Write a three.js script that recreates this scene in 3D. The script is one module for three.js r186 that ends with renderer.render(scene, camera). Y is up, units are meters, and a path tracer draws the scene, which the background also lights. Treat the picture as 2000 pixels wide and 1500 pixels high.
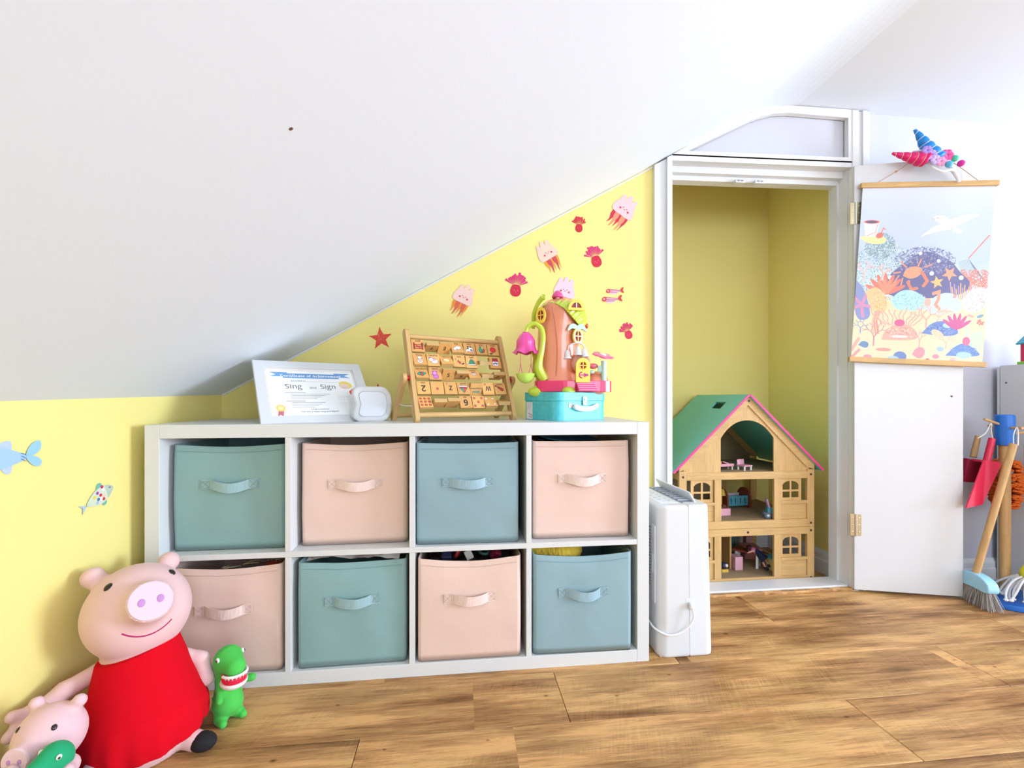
import * as THREE from 'three';
import { RoundedBoxGeometry } from 'three/addons/geometries/RoundedBoxGeometry.js';
import { mergeGeometries } from 'three/addons/utils/BufferGeometryUtils.js';
import { Brush, Evaluator, SUBTRACTION } from 'three-bvh-csg';
import { RectAreaLightUniformsLib } from 'three/addons/lights/RectAreaLightUniformsLib.js';

// ---------------------------------------------------------------- camera, daylight, exposure
const scene = new THREE.Scene();
const camera = new THREE.PerspectiveCamera(2 * Math.atan(750 / 895) * 180 / Math.PI, 4 / 3, 0.02, 60);
camera.position.set(0.8775, 0.829, 1.385);
camera.rotation.y = -0.113;
camera.setViewOffset(2000, 1500, 0, -27, 2000, 1500);          // shifted lens: level camera, uprights stay upright
const renderer = new THREE.WebGLRenderer({ antialias: true });
renderer.toneMapping = THREE.LinearToneMapping;
renderer.toneMappingExposure = 0.56;
renderer.shadowMap.enabled = true;
scene.background = new THREE.Color(0.75, 0.86, 1.0);           // even daylight sky outside the windows
RectAreaLightUniformsLib.init();
// room outline (metres): x right along the end wall, z towards the camera's side of the room
const ROOM = { right: 6.6, rear: 3.7, end: -0.43, ceil: 2.07 };
const WIN_RIGHT = { z0: 1.05, z1: 2.55, y0: 0.6, y1: 1.85 };     // window in the right-hand wall
const WIN_REAR = { x0: 1.3, x1: 3.4, y0: 0.85, y1: 1.85 };      // window behind the camera
function windowLight(name, w, h, pos, towards, colour, power) {
  const l = new THREE.RectAreaLight(colour, power, w, h);
  l.name = name; l.position.set(...pos); l.lookAt(...towards); scene.add(l);
}
windowLight('daylight', WIN_RIGHT.z1 - WIN_RIGHT.z0, WIN_RIGHT.y1 - WIN_RIGHT.y0, [ROOM.right - 0.012, (WIN_RIGHT.y0 + WIN_RIGHT.y1) / 2, (WIN_RIGHT.z0 + WIN_RIGHT.z1) / 2], [0, (WIN_RIGHT.y0 + WIN_RIGHT.y1) / 2, (WIN_RIGHT.z0 + WIN_RIGHT.z1) / 2], new THREE.Color(0.81, 0.96, 1.18), 78);
windowLight('daylight_002', WIN_REAR.x1 - WIN_REAR.x0, WIN_REAR.y1 - WIN_REAR.y0, [2.35, 1.35, ROOM.rear - 0.012], [2.35, 1.35, 0], new THREE.Color(0.83, 0.96, 1.16), 12);

// ---------------------------------------------------------------- helpers
const TAU = Math.PI * 2, clamp = (x, a, b) => Math.min(b, Math.max(a, x)), lerp = (a, b, t) => a + (b - a) * t;
function rng(seed) { let s = seed >>> 0; return () => { s = (s + 0x6d2b79f5) | 0; let t = Math.imul(s ^ (s >>> 15), 1 | s); t = (t + Math.imul(t ^ (t >>> 7), 61 | t)) ^ t; return ((t ^ (t >>> 14)) >>> 0) / 4294967296; }; }
function hash2(x, y, s) { let h = Math.imul(x, 374761393) + Math.imul(y, 668265263) + Math.imul(s, 2147483647 ^ 0x5bd1e995); h = Math.imul(h ^ (h >>> 13), 1274126177); return ((h ^ (h >>> 16)) >>> 0) / 4294967296; }
function noise(x, y, s = 1) {
  const xi = Math.floor(x), yi = Math.floor(y); let fx = x - xi, fy = y - yi; fx = fx * fx * (3 - 2 * fx); fy = fy * fy * (3 - 2 * fy);
  return lerp(lerp(hash2(xi, yi, s), hash2(xi + 1, yi, s), fx), lerp(hash2(xi, yi + 1, s), hash2(xi + 1, yi + 1, s), fx), fy);
}
const fbm = (x, y, s, n = 4) => { let a = 0, k = 0.5; for (let i = 0; i < n; i++) { a += k * noise(x, y, s + i * 17); x *= 2.03; y *= 2.03; k *= 0.5; } return a / (1 - Math.pow(0.5, n)); };
const taken = new Map();
function numbered(name) { const n = taken.get(name) ?? 0; taken.set(name, n + 1); return n ? name + '_' + String(n).padStart(3, '0') : name; }
function shadow(o) { o.castShadow = true; o.receiveShadow = true; return o; }
function part(name, geo, mat, parent, label) {
  const m = shadow(new THREE.Mesh(geo, mat)); m.name = name; parent.add(m);
  if (label) m.userData.label = label;
  return m;
}
function thing(name, label, category, pos = [0, 0, 0], turn = 0, group) {
  const o = new THREE.Group(); o.name = numbered(name); o.position.set(...pos); o.rotation.y = turn;
  o.userData = { label, category }; if (group) o.userData.group = group;
  scene.add(o); return o;
}
function lone(name, geo, mat, label, category, pos = [0, 0, 0], turn = 0, group) {
  const m = shadow(new THREE.Mesh(geo, mat)); m.name = numbered(name); m.position.set(...pos); m.rotation.y = turn;
  m.userData = { label, category }; if (group) m.userData.group = group;
  scene.add(m); return m;
}
function struct(name, label, category, geo, mat) {
  const m = geo ? shadow(new THREE.Mesh(geo, mat)) : new THREE.Group(); m.name = name; m.userData = { kind: 'structure', label, category }; scene.add(m); return m;
}
const M = (color, roughness = 0.6, extra = {}) => new THREE.MeshPhysicalMaterial({ color, roughness, ...extra });
const at = (g, x, y, z) => g.translate(x, y, z);
const box = (w, h, d, x = 0, y = 0, z = 0) => new THREE.BoxGeometry(w, h, d).translate(x, y, z);
const span = (x0, x1, y0, y1, z0, z1) => box(x1 - x0, y1 - y0, z1 - z0, (x0 + x1) / 2, (y0 + y1) / 2, (z0 + z1) / 2);
const rbox = (w, h, d, r, x = 0, y = 0, z = 0, seg = 2) => new RoundedBoxGeometry(w, h, d, seg, Math.min(r, w / 2.01, h / 2.01, d / 2.01)).translate(x, y, z);
const rspan = (x0, x1, y0, y1, z0, z1, r = 0.003) => rbox(x1 - x0, y1 - y0, z1 - z0, r, (x0 + x1) / 2, (y0 + y1) / 2, (z0 + z1) / 2);
const cyl = (r0, r1, h, x = 0, y = 0, z = 0, n = 20) => new THREE.CylinderGeometry(r1, r0, h, n).translate(x, y, z);
const ball = (r, x = 0, y = 0, z = 0, sx = 1, sy = 1, sz = 1, n = 20) => new THREE.SphereGeometry(r, n, Math.ceil(n * 0.7)).scale(sx, sy, sz).translate(x, y, z);
const vec = (a) => new THREE.Vector3(...a);
function rod(a, b, r0, r1 = r0, n = 14) {                        // a round bar from a to b
  const A = vec(a), B = vec(b), d = B.clone().sub(A), g = new THREE.CylinderGeometry(r1, r0, d.length(), n);
  g.applyQuaternion(new THREE.Quaternion().setFromUnitVectors(new THREE.Vector3(0, 1, 0), d.clone().normalize()));
  return g.translate((a[0] + b[0]) / 2, (a[1] + b[1]) / 2, (a[2] + b[2]) / 2);
}
function tube(pts, r, seg = 40, n = 8, closed = false) { return new THREE.TubeGeometry(new THREE.CatmullRomCurve3(pts.map(vec), closed), seg, r, n, closed); }
function taperTube(pts, radii, seg = 40, n = 14) {               // swept round section whose radius follows the list
  const c = new THREE.CatmullRomCurve3(pts.map(vec)), g = new THREE.TubeGeometry(c, seg, 1, n), p = g.attributes.position, v = new THREE.Vector3();
  for (let i = 0; i <= seg; i++) {
    const t = i / seg, ctr = c.getPointAt(t), k = t * (radii.length - 1), a = Math.min(Math.floor(k), radii.length - 2), r = lerp(radii[a], radii[a + 1], k - a);
    for (let j = 0; j <= n; j++) { const q = i * (n + 1) + j; v.fromBufferAttribute(p, q).sub(ctr).multiplyScalar(r).add(ctr); p.setXYZ(q, v.x, v.y, v.z); }
  }
  g.computeVertexNormals(); return g;
}
function merge(list) { return mergeGeometries(list.map((g) => { const q = g.index ? g.toNonIndexed() : g; for (const k of Object.keys(q.attributes)) if (!['position', 'normal', 'uv'].includes(k)) q.deleteAttribute(k); if (!q.attributes.uv) q.setAttribute('uv', new THREE.BufferAttribute(new Float32Array(q.attributes.position.count * 2), 2)); return q; })); }
function place(g, m) {                                           // applyMatrix4 that keeps the faces turned outwards when the matrix mirrors
  const q = g.index ? g.toNonIndexed() : g; q.applyMatrix4(m);
  if (m.determinant() < 0) for (const k of Object.keys(q.attributes)) { const a = q.attributes[k], n = a.itemSize; for (let i = 0; i < a.count; i += 3) for (let c = 0; c < n; c++) { const t = a.getComponent(i + 1, c); a.setComponent(i + 1, c, a.getComponent(i + 2, c)); a.setComponent(i + 2, c, t); } }
  return q;
}
function polyShape(pts) { const s = new THREE.Shape(); pts.forEach((p, i) => (i ? s.lineTo(p[0], p[1]) : s.moveTo(p[0], p[1]))); s.closePath(); return s; }
function smoothShape(pts, n = 8) { const c = new THREE.CatmullRomCurve3(pts.map((p) => new THREE.Vector3(p[0], p[1], 0)), true); return polyShape(c.getPoints(pts.length * n).slice(0, -1).map((p) => [p.x, p.y])); }
const slab = (shape, depth, bevel = 0) => new THREE.ExtrudeGeometry(shape, { depth, bevelEnabled: bevel > 0, bevelSize: bevel, bevelThickness: bevel, bevelSegments: 2, curveSegments: 16 });
// texture coordinates in metres, the grain (u) along the given axis
function grainUV(g, grain = 'x', scale = 1, off = 0) {
  const q = g.index ? g.toNonIndexed() : g, p = q.attributes.position, n = q.attributes.normal, uv = new Float32Array(p.count * 2), ax = 'xyz'.indexOf(grain);
  for (let i = 0; i < p.count; i += 3) {
    let d = [0, 0, 0]; for (let k = 0; k < 3; k++) { d[0] += Math.abs(n.getX(i + k)); d[1] += Math.abs(n.getY(i + k)); d[2] += Math.abs(n.getZ(i + k)); }
    const dom = d.indexOf(Math.max(...d)), rest = [0, 1, 2].filter((a) => a !== dom), ua = rest.includes(ax) ? ax : rest[0], va = rest.find((a) => a !== ua);
    for (let k = 0; k < 3; k++) { const c = [p.getX(i + k), p.getY(i + k), p.getZ(i + k)]; uv[(i + k) * 2] = c[ua] * scale + off; uv[(i + k) * 2 + 1] = c[va] * scale + off * 0.37; }
  }
  q.setAttribute('uv', new THREE.BufferAttribute(uv, 2)); return q;
}
function tex(w, h, fn, srgb = true) {                           // fn(x, y) -> [r, g, b] 0..255
  const d = new Uint8Array(w * h * 4);
  for (let y = 0, o = 0; y < h; y++) for (let x = 0; x < w; x++, o += 4) { const c = fn(x, y); d[o] = c[0]; d[o + 1] = c[1]; d[o + 2] = c[2]; d[o + 3] = 255; }
  const t = new THREE.DataTexture(d, w, h); t.wrapS = t.wrapT = THREE.RepeatWrapping; t.magFilter = THREE.LinearFilter; t.minFilter = THREE.LinearMipmapLinearFilter; t.generateMipmaps = true;
  if (srgb) t.colorSpace = THREE.SRGBColorSpace; t.needsUpdate = true; return t;
}
function canvasTex(w, h, draw) { const c = document.createElement('canvas'); c.width = w; c.height = h; draw(c.getContext('2d'), w, h); const t = new THREE.CanvasTexture(c); t.colorSpace = THREE.SRGBColorSpace; t.anisotropy = 8; return t; }
// a closed surface round a signed distance field (naive surface nets)
function skin(f, lo, hi, cell) {
  const n = [0, 1, 2].map((k) => Math.ceil((hi[k] - lo[k]) / cell) + 1), [nx, ny, nz] = n, F = new Float32Array(nx * ny * nz), id = (i, j, k) => (k * ny + j) * nx + i;
  for (let k = 0; k < nz; k++) for (let j = 0; j < ny; j++) for (let i = 0; i < nx; i++) F[id(i, j, k)] = f(lo[0] + i * cell, lo[1] + j * cell, lo[2] + k * cell);
  const pos = [], cellV = new Int32Array(nx * ny * nz).fill(-1), idx = [];
  for (let k = 0; k < nz - 1; k++) for (let j = 0; j < ny - 1; j++) for (let i = 0; i < nx - 1; i++) {
    let x = 0, y = 0, z = 0, c = 0; const v = [];
    for (let b = 0; b < 8; b++) v.push(F[id(i + (b & 1), j + ((b >> 1) & 1), k + (b >> 2))]);
    for (let a = 0; a < 8; a++) for (const m of [1, 2, 4]) { const b = a | m; if (b === a || (v[a] < 0) === (v[b] < 0)) continue; const t = v[a] / (v[a] - v[b]); x += (a & 1) + (m === 1 ? t : 0); y += ((a >> 1) & 1) + (m === 2 ? t : 0); z += (a >> 2) + (m === 4 ? t : 0); c++; }
    if (c) { cellV[id(i, j, k)] = pos.length / 3; pos.push(lo[0] + (i + x / c) * cell, lo[1] + (j + y / c) * cell, lo[2] + (k + z / c) * cell); }
  }
  const quad = (a, b, c, d, flip) => { if (a < 0 || b < 0 || c < 0 || d < 0) return; flip ? idx.push(a, c, b, a, d, c) : idx.push(a, b, c, a, c, d); };
  for (let k = 1; k < nz - 1; k++) for (let j = 1; j < ny - 1; j++) for (let i = 1; i < nx - 1; i++) {
    const s = F[id(i, j, k)] < 0, w = (a, b, c) => cellV[id(i - a, j - b, k - c)];
    if (s !== F[id(i + 1, j, k)] < 0) quad(w(0, 1, 1), w(0, 0, 1), w(0, 0, 0), w(0, 1, 0), !s);
    if (s !== F[id(i, j + 1, k)] < 0) quad(w(1, 0, 1), w(1, 0, 0), w(0, 0, 0), w(0, 0, 1), !s);
    if (s !== F[id(i, j, k + 1)] < 0) quad(w(1, 1, 0), w(0, 1, 0), w(0, 0, 0), w(1, 0, 0), !s);
  }
  const g = new THREE.BufferGeometry(); g.setAttribute('position', new THREE.Float32BufferAttribute(pos, 3)); g.setIndex(idx);
  const nor = new Float32Array(pos.length), e = cell * 0.5;
  for (let i = 0; i < pos.length; i += 3) { const [x, y, z] = [pos[i], pos[i + 1], pos[i + 2]]; const a = f(x + e, y, z) - f(x - e, y, z), b = f(x, y + e, z) - f(x, y - e, z), c = f(x, y, z + e) - f(x, y, z - e), l = Math.hypot(a, b, c) || 1; nor[i] = a / l; nor[i + 1] = b / l; nor[i + 2] = c / l; }
  g.setAttribute('normal', new THREE.BufferAttribute(nor, 3)); g.setAttribute('uv', new THREE.BufferAttribute(new Float32Array(pos.length / 3 * 2), 2));
  return g;
}
const smin = (a, b, k) => { const h = clamp(0.5 + 0.5 * (b - a) / k, 0, 1); return lerp(b, a, h) - k * h * (1 - h); };
const sdBall = (c, r) => (x, y, z) => { const q = Math.hypot((x - c[0]) / r[0], (y - c[1]) / r[1], (z - c[2]) / r[2]); return (q - 1) * Math.min(...r); };
function sdBone(a, b, ra, rb) { const d = [b[0] - a[0], b[1] - a[1], b[2] - a[2]], L = d[0] * d[0] + d[1] * d[1] + d[2] * d[2]; return (x, y, z) => { const t = clamp(((x - a[0]) * d[0] + (y - a[1]) * d[1] + (z - a[2]) * d[2]) / L, 0, 1); return Math.hypot(x - a[0] - d[0] * t, y - a[1] - d[1] * t, z - a[2] - d[2] * t) - lerp(ra, rb, t); }; }
const blend = (list, k) => (x, y, z) => { let d = list[0](x, y, z); for (let i = 1; i < list.length; i++) d = smin(d, list[i](x, y, z), k); return d; };

// ---------------------------------------------------------------- materials
const paintBump = tex(512, 512, (x, y) => { const v = 128 + 60 * (fbm(x / 5, y / 5, 3, 3) - 0.5) + 40 * (fbm(x / 40, y / 40, 9, 3) - 0.5); return [v, v, v]; }, false);
const paper = (t, r) => { const c = t.clone(); c.repeat.set(r, r); c.needsUpdate = true; return c; };
const white = M(new THREE.Color(0.84, 0.84, 0.84), 0.55);
const gloss = M(new THREE.Color(0.71, 0.71, 0.705), 0.32);
const mat = {
  ceiling: M(new THREE.Color(0.80, 0.86, 0.93), 0.9, { bumpMap: paper(paintBump, 2), bumpScale: 0.0006 }),
  yellow: M(new THREE.Color(0.88, 0.745, 0.25), 0.8, { bumpMap: paper(paintBump, 2), bumpScale: 0.0004 }),
  lilac: M(new THREE.Color(0.58, 0.575, 0.62), 0.8, { bumpMap: paper(paintBump, 2), bumpScale: 0.0004 }),
  white, gloss,
  trim: M(new THREE.Color(0.74, 0.74, 0.735), 0.38),
  shelf: M(new THREE.Color(0.71, 0.71, 0.69), 0.38),
  chrome: M(new THREE.Color(0.75, 0.74, 0.70), 0.25, { metalness: 1 }),
  brass: M(new THREE.Color(0.62, 0.55, 0.34), 0.32, { metalness: 1 }),
  dark: M('#1c1b1d', 0.6),
  glass: M('#ffffff', 0.02, { transmission: 1, thickness: 0 }),
};
// light birch ply for the toys
const birchTex = tex(512, 256, (x, y) => {
  const g = fbm(x / 90, y / 3.2, 21, 4), b = fbm(x / 160, y / 30, 5, 3), l = Math.pow(fbm(x / 60, y / 1.6, 40, 2), 6);
  const v = 0.9 + 0.12 * (g - 0.5) + 0.10 * (b - 0.5) - 0.10 * l; return [clamp(240 * v, 0, 255), clamp(200 * v, 0, 255), clamp(138 * v * 0.98, 0, 255)];
});
const birch = M(new THREE.Color(0.90, 0.83, 0.72), 0.5, { map: birchTex }), mdf = M(new THREE.Color(0.36, 0.25, 0.13), 0.85);
const wood = (g, grain, off) => grainUV(g, grain, 3.2, off ?? 0.13);
const stickTex = tex(256, 128, (x, y) => { const g = fbm(x / 60, y / 4, 77, 4), v = 0.92 + 0.22 * (g - 0.5); return [clamp(228 * v, 0, 255), clamp(186 * v, 0, 255), clamp(128 * v, 0, 255)]; });
const stick = M(new THREE.Color(0.92, 0.86, 0.78), 0.5, { map: stickTex });
// ---------------------------------------------------------------- floor: laminate planks
const plankMats = [0, 1, 2, 3, 4].map((k) => {
  const r = rng(400 + k), knots = Array.from({ length: 3 + (k % 2) }, () => [r() * 1536, 30 + r() * 196, 5 + r() * 6]), W = 1536, H = 256;
  const hgt = new Uint8Array(W * H), col = tex(W, H, (x, y) => {
    let wx = x, wy = y, kn = 0;
    for (const [kx, ky, kr] of knots) { const dx = (x - kx) / (kr * 5), dy = (y - ky) / (kr * 1.8), d = dx * dx + dy * dy, e = Math.exp(-d); wy += (y - ky) * 0.55 * e; kn += Math.exp(-(((x - kx) / kr) ** 2 + ((y - ky) / (kr * 0.62)) ** 2) * 1.6); }
    const broad = fbm(wx / 300, wy / 60, 11 + k, 3), grain = fbm(wx / 150, wy / 8, 31 + k, 4), fine = fbm(wx / 46, wy / 1.5, 51 + k, 3);
    const streak = Math.pow(fbm(wx / 260, wy / 30, 71 + k, 4), 3), saw = fbm((x + y * 0.35) / 3.2, y / 46, 91 + k, 2), sawM = clamp(fbm(x / 130, y / 70, 95 + k, 3) * 2.6 - 1.05, 0, 1);
    let t = 0.72 + [0, 0.07, -0.09, 0.03, -0.05][k] + 1.15 * (broad - 0.5) + 0.44 * (grain - 0.5) + 0.46 * (fine - 0.5) - 0.6 * (streak - 0.12) + 0.26 * sawM * (saw - 0.5);
    const pores = fbm(wx / 34, wy / 1.1, 111 + k, 2); if (pores > 0.66) t -= 1.3 * (pores - 0.66);
    t -= 0.7 * Math.min(kn, 1); t = clamp(t, 0, 1);
    const v = clamp(150 + 120 * (grain - 0.5) + 80 * (fine - 0.5) - 60 * kn, 0, 255); hgt[y * W + x] = v;
    const warm = 1 + 0.04 * (noise(x / 200, y / 40, 7 + k) - 0.5);
    return [clamp(lerp(112, 232, t) * warm, 0, 255), lerp(73, 181, t), clamp(lerp(38, 118, t), 0, 255)];
  });
  const bump = tex(W, H, (x, y) => { const v = hgt[y * W + x]; return [v, v, v]; }, false);
  return M(new THREE.Color(0.92, 0.9, 0.88), 0.48, { map: col, bumpMap: bump, bumpScale: 0.00022, specularIntensity: 0.6 });
});
{
  const floor = struct('floor', 'rustic oak laminate floor of long wide planks', 'floor');
  part('subfloor', span(-0.5, 6.7, -0.06, -0.0135, -0.53, 3.8), M('#2a1d12', 0.9), floor);
  const L = 1.295, known = [2.035, 1.56, 1.158, 1.93], r = rng(5);
  const z00 = -0.408;
  for (let i = 0; i < 20; i++) {
    const z0 = i ? z00 + i * 0.215 : -0.432, z1 = z00 + (i + 1) * 0.215, j = known[i] ?? r() * L, start = j - Math.ceil((j + 0.45) / L) * L;
    for (let x = start; x < 6.6; x += L) {
      const x0 = Math.max(x, -0.42), x1 = Math.min(x + L, 6.62); if (x1 - x0 < 0.02) continue;
      const g = rspan(x0 + 0.0007, x1 - 0.0007, -0.013, 0, z0 + 0.0007, z1 - 0.0007, 0.0018), flip = r() < 0.5, sh = r() * 0.4, p = g.attributes.position, uv = g.attributes.uv;
      for (let q = 0; q < p.count; q++) { let a = (p.getX(q) - x) / L, b = (p.getZ(q) - z0) / (z1 - z0); if (flip) { a = 1 - a; b = 1 - b; } uv.setXY(q, a * 0.98 + sh, 0.02 + b * 0.96); }
      part('plank', g, plankMats[Math.floor(r() * 5)], floor);
    }
  }
}
// ---------------------------------------------------------------- room shell
const kneeX = (z) => -0.003 - 0.09 * (Math.max(z, -0.43) + 0.43), kneeY = (z) => 0.84 - 0.024 * (Math.max(z, -0.43) + 0.43);
{
  // knee wall, a shade out of square with the end wall
  const s = polyShape([[kneeX(-0.53), 0.53], [kneeX(-0.43), 0.43], [kneeX(3.8), -3.8], [kneeX(3.8) - 0.12, -3.8], [-0.13, 0.53]]);
  struct('wall_left', 'low pale yellow knee wall under the sloping ceiling', 'wall', slab(s, 1.0).rotateX(-Math.PI / 2).translate(0, -0.05, 0), mat.yellow);
  // yellow end wall under the slope
  const e = polyShape([[-0.13, -0.05], [1.69, -0.05], [1.69, 1.86], [-0.13, 0.83]]);
  struct('wall_end', 'yellow end wall cut off by the sloping ceiling', 'wall', slab(e, 0.09).translate(0, 0, -0.52), mat.yellow);
  struct('wall_end_right', 'pale lilac wall to the right of the cupboard opening', 'wall', span(2.56, 6.7, -0.05, 2.1, -0.52, -0.43), mat.lilac);
  // sloping ceiling easing into the flat ceiling, one ruled slab
  const zs = [-1.12, -0.43, 0.2, 0.9, 1.8, 2.6, 3.84], prof = (z) => {
    const P = [[kneeX(z) - 0.14, kneeY(z) - 0.14 * 0.566], [kneeX(z), kneeY(z)], [1.0, lerp(kneeY(z), 2.0, (1.0 - kneeX(z)) / (2.04 - kneeX(z)))]];
    const A = [2.04, 2.0], B = [2.15, 2.062], C = [2.30, 2.07];
    for (let i = 0; i <= 10; i++) { const t = i / 10; P.push([(1 - t) ** 2 * A[0] + 2 * t * (1 - t) * B[0] + t * t * C[0], (1 - t) ** 2 * A[1] + 2 * t * (1 - t) * B[1] + t * t * C[1]]); }
    P.push([6.74, 2.07]); return P;
  };
  const n = prof(0).length, pos = [], uv = [], idx = [], T = 0.12;
  for (const up of [0, T]) for (const z of zs) for (const [x, y] of prof(z)) { pos.push(x, y + up, z); uv.push(x, z); }
  const id = (u, k, i) => (u * zs.length + k) * n + i;
  for (let k = 0; k < zs.length - 1; k++) for (let i = 0; i < n - 1; i++) { const a = id(0, k, i), b = id(0, k, i + 1), c = id(0, k + 1, i + 1), d = id(0, k + 1, i); idx.push(a, b, c, a, c, d); const o = n * zs.length; idx.push(a + o, c + o, b + o, a + o, d + o, c + o); }
  const rim = (a, b) => { const o = n * zs.length; idx.push(a, a + o, b, b, a + o, b + o); };
  for (let i = 0; i < n - 1; i++) { rim(id(0, 0, i + 1), id(0, 0, i)); rim(id(0, zs.length - 1, i), id(0, zs.length - 1, i + 1)); }
  for (let k = 0; k < zs.length - 1; k++) { rim(id(0, k, 0), id(0, k + 1, 0)); rim(id(0, k + 1, n - 1), id(0, k, n - 1)); }
  const g = new THREE.BufferGeometry(); g.setAttribute('position', new THREE.Float32BufferAttribute(pos, 3)); g.setAttribute('uv', new THREE.Float32BufferAttribute(uv, 2)); g.setIndex(idx);
  const flat = g.toNonIndexed(); flat.computeVertexNormals();
  const ceiling = struct('ceiling', 'white sloping attic ceiling easing into a low flat ceiling', 'ceiling', flat, mat.ceiling);
  // an old fixing hole left in the slope
  const hole = part('fixing_hole', new THREE.CylinderGeometry(0.003, 0.003, 0.004, 10), M('#6b4a3a', 0.9), ceiling, 'tiny brown screw hole in the slope');
  hole.position.set(0.633, lerp(kneeY(0.688), 2.0, (0.633 - kneeX(0.688)) / (2.04 - kneeX(0.688))) - 0.0002, 0.688); hole.rotation.z = 0.51;
  // right wall and rear wall, each with a window
  const R = ROOM.right, q = WIN_RIGHT, hw = (x0, x1, z0, z1, y0, y1) => span(x0, x1, y0, y1, z0, z1);
  struct('wall_right', 'pale wall with the side window', 'wall', merge([hw(R, R + 0.12, -0.53, q.z0, -0.05, 2.1), hw(R, R + 0.12, q.z1, 3.84, -0.05, 2.1), hw(R, R + 0.12, q.z0, q.z1, -0.05, q.y0), hw(R, R + 0.12, q.z0, q.z1, q.y1, 2.1)]), mat.lilac);
  const w = WIN_REAR, B = ROOM.rear;
  struct('wall_rear', 'pale wall with the window behind the viewer', 'wall', merge([span(-0.6, w.x0, -0.05, 2.1, B, B + 0.12), span(w.x1, 6.72, -0.05, 2.1, B, B + 0.12), span(w.x0, w.x1, -0.05, w.y0, B, B + 0.12), span(w.x0, w.x1, w.y1, 2.1, B, B + 0.12)]), mat.white);
  const w1 = struct('window_1', 'white framed window in the right wall', 'window');
  const bar = (n, g) => part(n, g, mat.trim, w1);
  bar('window_frame', merge([hw(R + 0.03, R + 0.09, q.z0, q.z0 + 0.05, q.y0, q.y1), hw(R + 0.03, R + 0.09, q.z1 - 0.05, q.z1, q.y0, q.y1), hw(R + 0.03, R + 0.09, q.z0, q.z1, q.y0, q.y0 + 0.05), hw(R + 0.03, R + 0.09, q.z0, q.z1, q.y1 - 0.05, q.y1)]));
  part('pane', hw(R + 0.058, R + 0.062, q.z0 + 0.04, q.z1 - 0.04, q.y0 + 0.04, q.y1 - 0.04), mat.glass, w1);
  const w2 = struct('window_2', 'wide white framed window behind the viewer', 'window');
  part('window_frame', merge([span(w.x0, w.x0 + 0.05, w.y0, w.y1, B + 0.03, B + 0.09), span(w.x1 - 0.05, w.x1, w.y0, w.y1, B + 0.03, B + 0.09), span(w.x0, w.x1, w.y0, w.y0 + 0.05, B + 0.03, B + 0.09), span(w.x0, w.x1, w.y1 - 0.05, w.y1, B + 0.03, B + 0.09), span(2.33, 2.37, w.y0, w.y1, B + 0.03, B + 0.09)]), mat.trim, w2);
  part('pane', span(w.x0 + 0.04, w.x1 - 0.04, w.y0 + 0.04, w.y1 - 0.04, B + 0.058, B + 0.062), mat.glass, w2);
}
// the cupboard behind the end wall
{
  struct('wall_cupboard_back', 'deep yellow back wall inside the cupboard', 'wall', span(1.3, 2.75, -0.05, 2.1, -1.1, -1.0), mat.yellow);
  struct('wall_cupboard_right', 'deep yellow side wall inside the cupboard', 'wall', span(2.592, 2.7, -0.05, 2.1, -1.0, -0.52), mat.yellow);
  struct('wall_cupboard_left', 'yellow far side wall inside the cupboard', 'wall', span(1.3, 1.4, -0.05, 1.75, -1.0, -0.52), mat.yellow);
  const f = grainUV(span(1.3, 2.75, -0.06, 0.0, -1.1, -0.52), 'x', 0.8);
  struct('floor_cupboard', 'oak laminate floor inside the cupboard', 'floor', f, plankMats[2]);
  const prof = [[0, 0], [0.018, 0], [0.018, 0.062], [0.014, 0.068], [0.014, 0.09], [0.008, 0.1], [0.004, 0.108], [0, 0.108]];
  const bb = (len) => slab(polyShape(prof), len);
  struct('baseboard_cupboard', 'white moulded baseboard along the cupboard side wall', 'baseboard', bb(0.47).rotateY(Math.PI).scale(1, 1, 1).translate(2.592, 0.0, -0.525), mat.trim);
  struct('baseboard_right', 'white moulded baseboard along the lilac wall', 'baseboard', bb(3.96).rotateY(-Math.PI / 2).translate(6.6, 0, -0.43), mat.trim);
  struct('baseboard_cupboard_back', 'white moulded baseboard along the cupboard back wall', 'baseboard', bb(1.2).rotateY(-Math.PI / 2).translate(2.592, 0, -1.0), mat.trim);
}
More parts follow.
